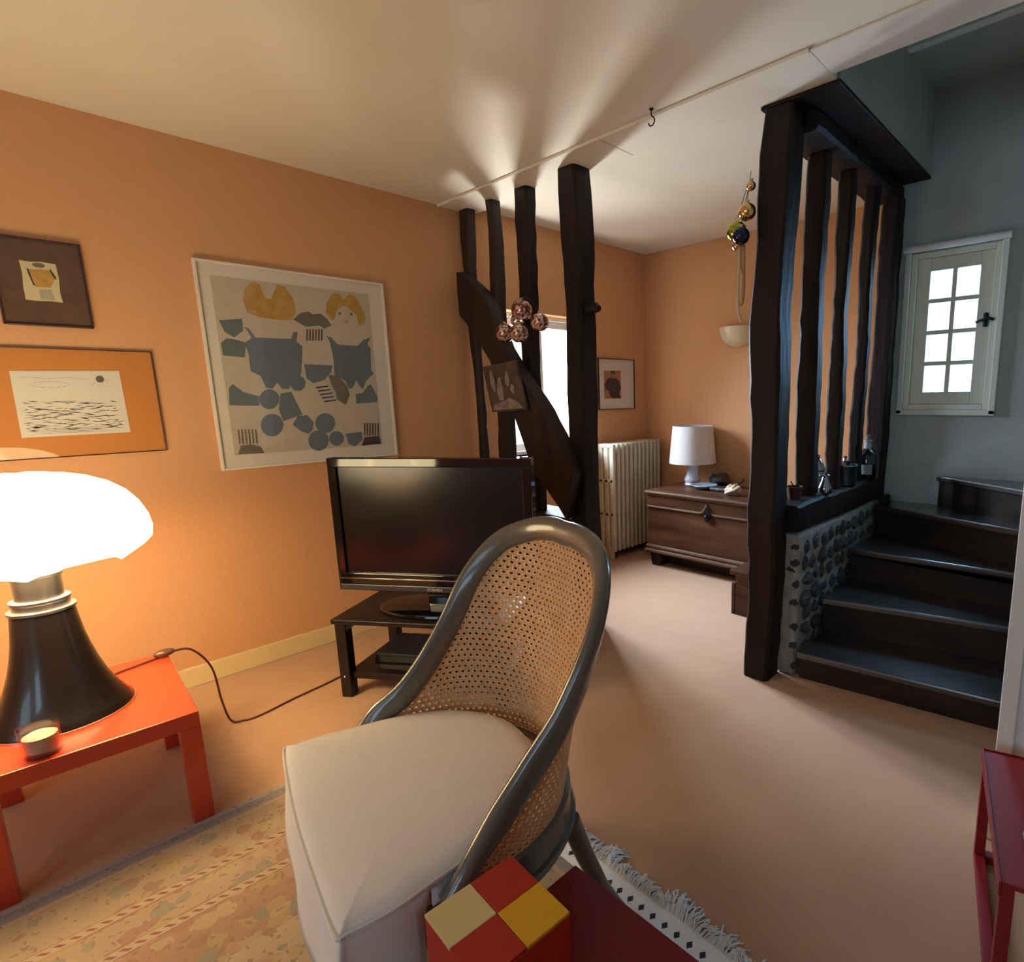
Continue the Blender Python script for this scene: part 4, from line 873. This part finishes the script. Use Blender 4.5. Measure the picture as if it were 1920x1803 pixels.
ZC = 0.609
bl = thing('bedside_lamp', 'small white ceramic lamp with a white tapered shade on the oak chest', 'lamp', (-2.625, 3.85, ZC))
part('lamp_foot', MB().lathe([(0.0,0.0),(0.062,0.0),(0.066,0.008),(0.062,0.018),(0.056,0.024),(0.064,0.034),(0.066,0.048),(0.060,0.064),(0.050,0.09),(0.046,0.12),(0.052,0.152),(0.062,0.168),(0.064,0.18),(0.055,0.188),(0.02,0.19),(0.0,0.19)], n=32, cap=False), CERAM, bl, sm=40)
part('socket', MB().lathe([(0.0,0.188),(0.02,0.188),(0.02,0.23),(0.0,0.23)], n=16, cap=False), IRON, bl)
part('lamp_shade', MB().lathe([(0.192,0.185),(0.163,0.485),(0.160,0.485),(0.189,0.185),(0.192,0.185)], n=44, cap=False), SHADE2, bl, sm=40)
part('shade_spider', MB().tube([(0,0,0.23),(0,0,0.44),(0.16,0,0.47)], 0.003, 5).tube([(0,0,0.44),(-0.08,0.138,0.47)], 0.003, 5).tube([(0,0,0.44),(-0.08,-0.138,0.47)], 0.003, 5), CHROME, bl)
ds = thing('blue_dish', 'pale blue shallow dish beside the small white lamp', 'dish', (-2.44, 3.74, ZC))
part('bowl', MB().lathe([(0.0,0.0),(0.04,0.0),(0.075,0.012),(0.105,0.032),(0.103,0.035),(0.072,0.017),(0.038,0.006),(0.0,0.006)], n=32, cap=False), M('pale_blue_glaze', (0.36,0.48,0.60), 0.25), ds, sm=40)
DK = M('dark_leather', (0.028,0.020,0.018), 0.5)
rnd = random.Random(6)
pu = thing('leather_pouch', 'dark crumpled pouch lying on the oak chest behind the dish', 'pouch', (-2.40, 3.90, ZC))
mb = MB().sphere((0,0,0.055), 0.10, 16, 10, (1.0,0.7,0.55)); mb.v = [(x+0.012*math.sin(z*60+y*30), y, max(0.0, z+0.010*math.sin(x*50))) for x, y, z in mb.v]
part('pouch_body', mb, DK, pu, sm=60); part('strap', MB().tube(catmull([(0.06,0,0.05),(0.14,0.0,0.03),(0.20,-0.02,0.05),(0.24,-0.03,0.085)]), 0.008, 6), DK, pu, sm=True)
part('tassel', MB().sphere((-0.07,-0.03,0.085), 0.020, 10, 8), M('tan_leather', (0.32,0.18,0.12), 0.6), pu, sm=True)
hb = thing('dark_case', 'flat dark spectacle case lying on the chest near the shell', 'case', (-2.25, 3.72, ZC))
part('case_body', MB().box(-0.10, 0.06, -0.05, 0.05, 0, 0.032), DK, hb, bv=0.012)
part('case_clasp', MB().box(-0.03, -0.01, -0.053, -0.049, 0.012, 0.022), CHROME, hb, bv=0.002)
sh = thing('sea_shell', 'cream ribbed shell on the oak chest beside the stair post', 'shell', (-2.10, 3.62, ZC))
mb = MB().sphere((0,0,0.035), 0.075, 22, 12, (1.0,0.6,0.62)); mb.v = [(x*(1+0.10*math.sin(math.atan2(y, z-.03)*9))*(1-0.3*(x > 0)*x/0.075), y*(1+0.12*math.sin(x*130)), max(0.0, z*(1+0.10*math.sin(x*130)))) for x, y, z in mb.v]
part('shell_body', mb, M('shell_cream', (0.60,0.47,0.31), 0.45, col2=(0.42,0.28,0.17), nscale=18, stretch=(4,1,1)), sh, sm=60)
part('shell_lip', MB().tube(catmull([(-0.055,-0.03,0.015),(-0.02,-0.048,0.03),(0.03,-0.05,0.05),(0.065,-0.035,0.075)]), 0.010, 8), M('shell_lip', (0.68,0.56,0.40), 0.4), sh, sm=True)

# dark joined stool between the stair post and the chest
sl = thing('wooden_stool', 'low dark wooden stool half hidden behind the massive stair post', 'stool', (-1.49, 3.12, 0))
part('stool_top', MB().box(-0.235, 0.235, -0.19, 0.19, 0.255, 0.285), CHESTW, sl, bv=0.008)
part('apron', MB().box(-0.205, 0.205, -0.165, 0.165, 0.17, 0.256), CHESTW, sl, bv=0.004)
for sx in (-1, 1): part('side_board', MB().box(sx*0.215-0.012, sx*0.215+0.012, -0.175, 0.175, 0, 0.2), CHESTW, sl, bv=0.004)
part('front_board', MB().box(-0.2, 0.2, -0.175, -0.155, 0.0, 0.19), CHESTW, sl, bv=0.004)

# half-bowl wall sconce
sc = thing('wall_sconce', 'cream half-bowl plaster wall sconce on the orange back wall', 'lamp', (-2.33, 4.048, 1.70))
vs = []; fs = []; NA = 24; prof = [(0.0,0.0),(0.05,0.006),(0.10,0.03),(0.135,0.07),(0.155,0.118),(0.162,0.152),(0.156,0.152),(0.128,0.072),(0.045,0.014),(0.0,0.012)]
for r, z in prof:
    for k in range(NA+1): a = PI+PI*k/NA; vs.append((r*math.cos(a), 0.85*r*math.sin(a), z))
for i in range(len(prof)-1):
    for k in range(NA): fs.append((i*(NA+1)+k, i*(NA+1)+k+1, (i+1)*(NA+1)+k+1, (i+1)*(NA+1)+k))
part('bowl', MB().add(vs, fs), SCONCE, sc, sm=45)
part('wall_plate', MB().box(-0.05, 0.05, -0.012, 0.0, 0.03, 0.13), IRON, sc, bv=0.003)

# ------------------------------------------------------------------ baubles
def mosaic():
    m = bpy.data.materials.new('mirror_mosaic'); m.use_nodes = True; nt = m.node_tree; b = nt.nodes['Principled BSDF']
    v = nt.nodes.new('ShaderNodeTexVoronoi'); v.inputs['Scale'].default_value = 75; tc = nt.nodes.new('ShaderNodeTexCoord'); nt.links.new(tc.outputs['Object'], v.inputs['Vector'])
    sp_ = nt.nodes.new('ShaderNodeSeparateColor'); nt.links.new(v.outputs['Color'], sp_.inputs[0])
    r = nt.nodes.new('ShaderNodeValToRGB'); r.color_ramp.interpolation = 'CONSTANT'; e = r.color_ramp.elements
    e[0].color = (0.22,0.07,0.05,1); e[1].position = 0.5; e[1].color = (0.62,0.36,0.28,1); x = e.new(0.75); x.color = (0.75,0.60,0.52,1)
    nt.links.new(sp_.outputs[0], r.inputs[0]); nt.links.new(r.outputs[0], b.inputs['Base Color']); b.inputs['Metallic'].default_value = 0.7; b.inputs['Roughness'].default_value = 0.25
    bp = nt.nodes.new('ShaderNodeBump'); bp.inputs['Strength'].default_value = 0.8; bp.inputs['Distance'].default_value = 0.004; nt.links.new(sp_.outputs[1], bp.inputs['Height']); nt.links.new(bp.outputs[0], b.inputs['Normal'])
    return m
MOS = mosaic()
def bauble(name, label, c, r, mat, group, top=None, cap=CHROME):
    t = thing(name, label, 'bauble', (c[0], c[1], c[2]-r), 0, group)
    part('ball', MB().sphere((0,0,r), r, 24, 16), mat, t, sm=60)
    part('cap', MB().lathe([(0.0,2*r-.002),(0.008,2*r-.002),(0.008,2*r+.008),(0.0,2*r+.009)], n=12, cap=False), cap, t)
    if top: part('thread', MB().tube([(0,0,2*r+.008),((top[0]-c[0])*.6,(top[1]-c[1])*.6,2*r+.008+(top[2]-c[2]-r)*.6),(top[0]-c[0],top[1]-c[1],top[2]-c[2]+r)], 0.0015, 4), IRON, t)
    return t
nail = (-2.60, 2.165, 1.90); gb = 'mosaic baubles on the timber post'
for c, r, lb in (((-2.566,2.098,1.817),0.058,'uppermost mosaic bauble of the cluster on the timber post'), ((-2.679,2.062,1.704),0.052,'mosaic bauble at the left of the cluster, over the brace'),
              ((-2.535,2.045,1.690),0.050,'lowest middle mosaic bauble of the cluster'), ((-2.425,2.10,1.742),0.049,'mosaic bauble hanging free at the right of the cluster, against the window'), ((-2.645,2.13,1.775),0.040,'half hidden mosaic bauble behind the others')):
    bauble('mosaic_bauble', lb, c, r, MOS, gb, nail)
GOLD = M('gold_foil', (0.75,0.50,0.22), 0.15, metal=1.0); GREEN = M('green_gold_glass', (0.42,0.42,0.05), 0.12, metal=1.0); NAVY = M('navy_glass', (0.02,0.025,0.06), 0.12, metal=0.6); 
g3 = 'christmas baubles on the stair post'
bauble('glass_bauble', 'green-gold shiny bauble hanging on the massive stair post', (-1.312,2.25,2.020), 0.043, GREEN, g3, (-1.275,2.272,2.20))
bauble('glass_bauble', 'navy blue bauble next to the green-gold one', (-1.272,2.215,1.990), 0.036, NAVY, g3, (-1.275,2.272,2.18))
bauble('glass_bauble', 'gold bauble above the green and navy baubles', (-1.262,2.245,2.088), 0.036, GOLD, g3, (-1.262,2.272,2.25))
bauble('glass_bauble', 'copper-gold bauble half hidden below the green one', (-1.324,2.285,1.975), 0.028, M('copper_foil', (0.55,0.30,0.13), 0.2, metal=1.0), g3)
bauble('glass_bauble', 'small pale gold bauble highest on the stair post', (-1.256,2.262,2.19), 0.020, GOLD, g3)
RIB = M('beige_satin_ribbon', (0.50,0.30,0.12), 0.45); RIBL = M('cream_satin_ribbon', (0.70,0.52,0.33), 0.45)
def ribbon(label, path, mat, wd=0.009):
    P = catmull(path, 8); vs = []; fs = []
    for i, p in enumerate(P): vs += [(p[0]-wd*.6, p[1]-wd*.5, p[2]), (p[0]+wd*.6, p[1]+wd*.5, p[2])]
    for i in range(len(P)-1): fs.append((2*i, 2*i+1, 2*i+3, 2*i+2))
    o = part('ribbon', MB().add(vs, fs), mat, sm=60); o.modifiers.new('thickness', 'SOLIDIFY').thickness = 0.0012
    return tag(o, label, 'ribbon', 'ribbons under the christmas baubles')
ribbon('long beige ribbon loop hanging below the christmas baubles', [(-1.318,2.27,1.975),(-1.320,2.27,1.86),(-1.318,2.27,1.77),(-1.306,2.268,1.722),(-1.292,2.27,1.735),(-1.287,2.27,1.80),(-1.293,2.275,1.97)], RIB)
ribbon('pale cream ribbon end trailing lowest under the baubles', [(-1.303,2.255,1.96),(-1.300,2.25,1.88),(-1.302,2.25,1.76),(-1.297,2.25,1.69),(-1.285,2.25,1.655)], RIBL, 0.006)
ribbon('short beige ribbon loop close to the stair post', [(-1.290,2.245,1.96),(-1.286,2.24,1.88),(-1.279,2.245,1.85),(-1.276,2.25,1.87),(-1.278,2.25,1.96)], RIB, 0.006)

# ------------------------------------------------------------------ pots and bottle on the sill beam
ZS = 0.842
t = thing('pewter_jug', 'tall pewter lidded jug on the sill beam', 'jug', (-1.155, 2.835, ZS), 0)
part('body', MB().lathe([(0.0,0.0),(0.038,0.0),(0.042,0.008),(0.046,0.04),(0.036,0.085),(0.032,0.105),(0.036,0.112),(0.034,0.118),(0.026,0.14),(0.012,0.165),(0.006,0.17),(0.009,0.178),(0.006,0.188),(0.0,0.19)], n=28, cap=False), PEWTER, t, sm=40)
part('handle', MB().tube(catmull([(-0.034,-0.01,0.105),(-0.065,-0.015,0.10),(-0.07,-0.015,0.07),(-0.044,-0.01,0.035)]), 0.005, 8), PEWTER, t, sm=True)
t = thing('pewter_flask', 'small pear-shaped pewter flask in front of the tall jug', 'flask', (-1.098, 2.79, ZS), 0)
part('body', MB().lathe([(0.0,0.0),(0.028,0.0),(0.036,0.012),(0.034,0.032),(0.020,0.062),(0.013,0.085),(0.024,0.090),(0.024,0.095),(0.012,0.104),(0.0,0.108)], n=28, cap=False), PEWTER, t, sm=40)
t = thing('pewter_pot', 'squat lidded pewter pot with knob on the sill beam', 'pot', (-1.125, 3.13, ZS), 0)
part('body', MB().lathe([(0.0,0.0),(0.060,0.0),(0.062,0.006),(0.064,0.10),(0.069,0.106),(0.0,0.106)], n=32, cap=False), M('dull_pewter', (0.12,0.15,0.19), 0.32, metal=0.9), t, sm=40)
part('lid', MB().lathe([(0.0,0.106),(0.070,0.106),(0.068,0.112),(0.04,0.124),(0.012,0.132),(0.008,0.145),(0.013,0.152),(0.0,0.160)], n=32, cap=False), PEWTER, t, sm=40)
t = thing('glass_bottle', 'dark round-bellied bottle with clear stopper neck at the end of the sill beam', 'bottle', (-1.105, 3.43, ZS), 0)
part('body', MB().lathe([(0.0,0.0),(0.060,0.0),(0.064,0.006),(0.064,0.115),(0.055,0.145),(0.030,0.168),(0.022,0.175),(0.0,0.175)], n=32, cap=False), BGLASS, t, sm=40)
part('neck', MB().lathe([(0.0,0.172),(0.021,0.172),(0.020,0.215),(0.025,0.217),(0.025,0.226),(0.0,0.226)], n=20, cap=False), M('frosted_glass', (0.38,0.40,0.42), 0.25), t, sm=40)
part('stopper', MB().lathe([(0.0,0.226),(0.014,0.226),(0.018,0.252),(0.0,0.256)], n=16, cap=False), M('cork', (0.22,0.18,0.15), 0.7), t, sm=40)
part('label', MB().add([(0.0655*math.cos(a), 0.0655*math.sin(a), z) for z in (0.03,0.085) for a in [-2.0+1.2*k/10 for k in range(11)]], [(k,k+1,k+12,k+11) for k in range(10)]), M('pale_label', (0.30,0.30,0.30), 0.7), t)
t = thing('terracotta_pot', 'small reddish pot on the sill beam just behind the massive post', 'pot', (-1.155, 2.56, ZS), 0)
part('pot', MB().lathe([(0.0,0.0),(0.026,0.0),(0.036,0.05),(0.039,0.05),(0.039,0.062),(0.034,0.062),(0.030,0.02),(0.0,0.02)], n=24, cap=False), M('terracotta', (0.07,0.014,0.008), 0.7), t, sm=40)
part('twigs', MB().tube([(0.0,0,0.02),(-0.008,0,0.06),(-0.02,0.0,0.085)], 0.003, 5).tube([(0,0,0.02),(0.01,0,0.07),(0.014,0,0.09)], 0.003, 5), BEAML, t)

# ceiling hook
hk = thing('ceiling_hook', 'small metal hook screwed into the ceiling joint', 'hook', (-1.585, 2.020, 2.44))
part('shank', MB().tube(catmull([(0,0,0.06),(0,0,0.035),(0.010,0,0.026),(0.016,0,0.012),(0.008,0,-0.002),(-0.008,0,-0.002),(-0.015,0,0.010)]), 0.0028, 7), IRON, hk, sm=True)
part('collar', MB().lathe([(0.0,0.056),(0.009,0.056),(0.009,0.06),(0.0,0.06)], n=12, cap=False), IRON, hk)
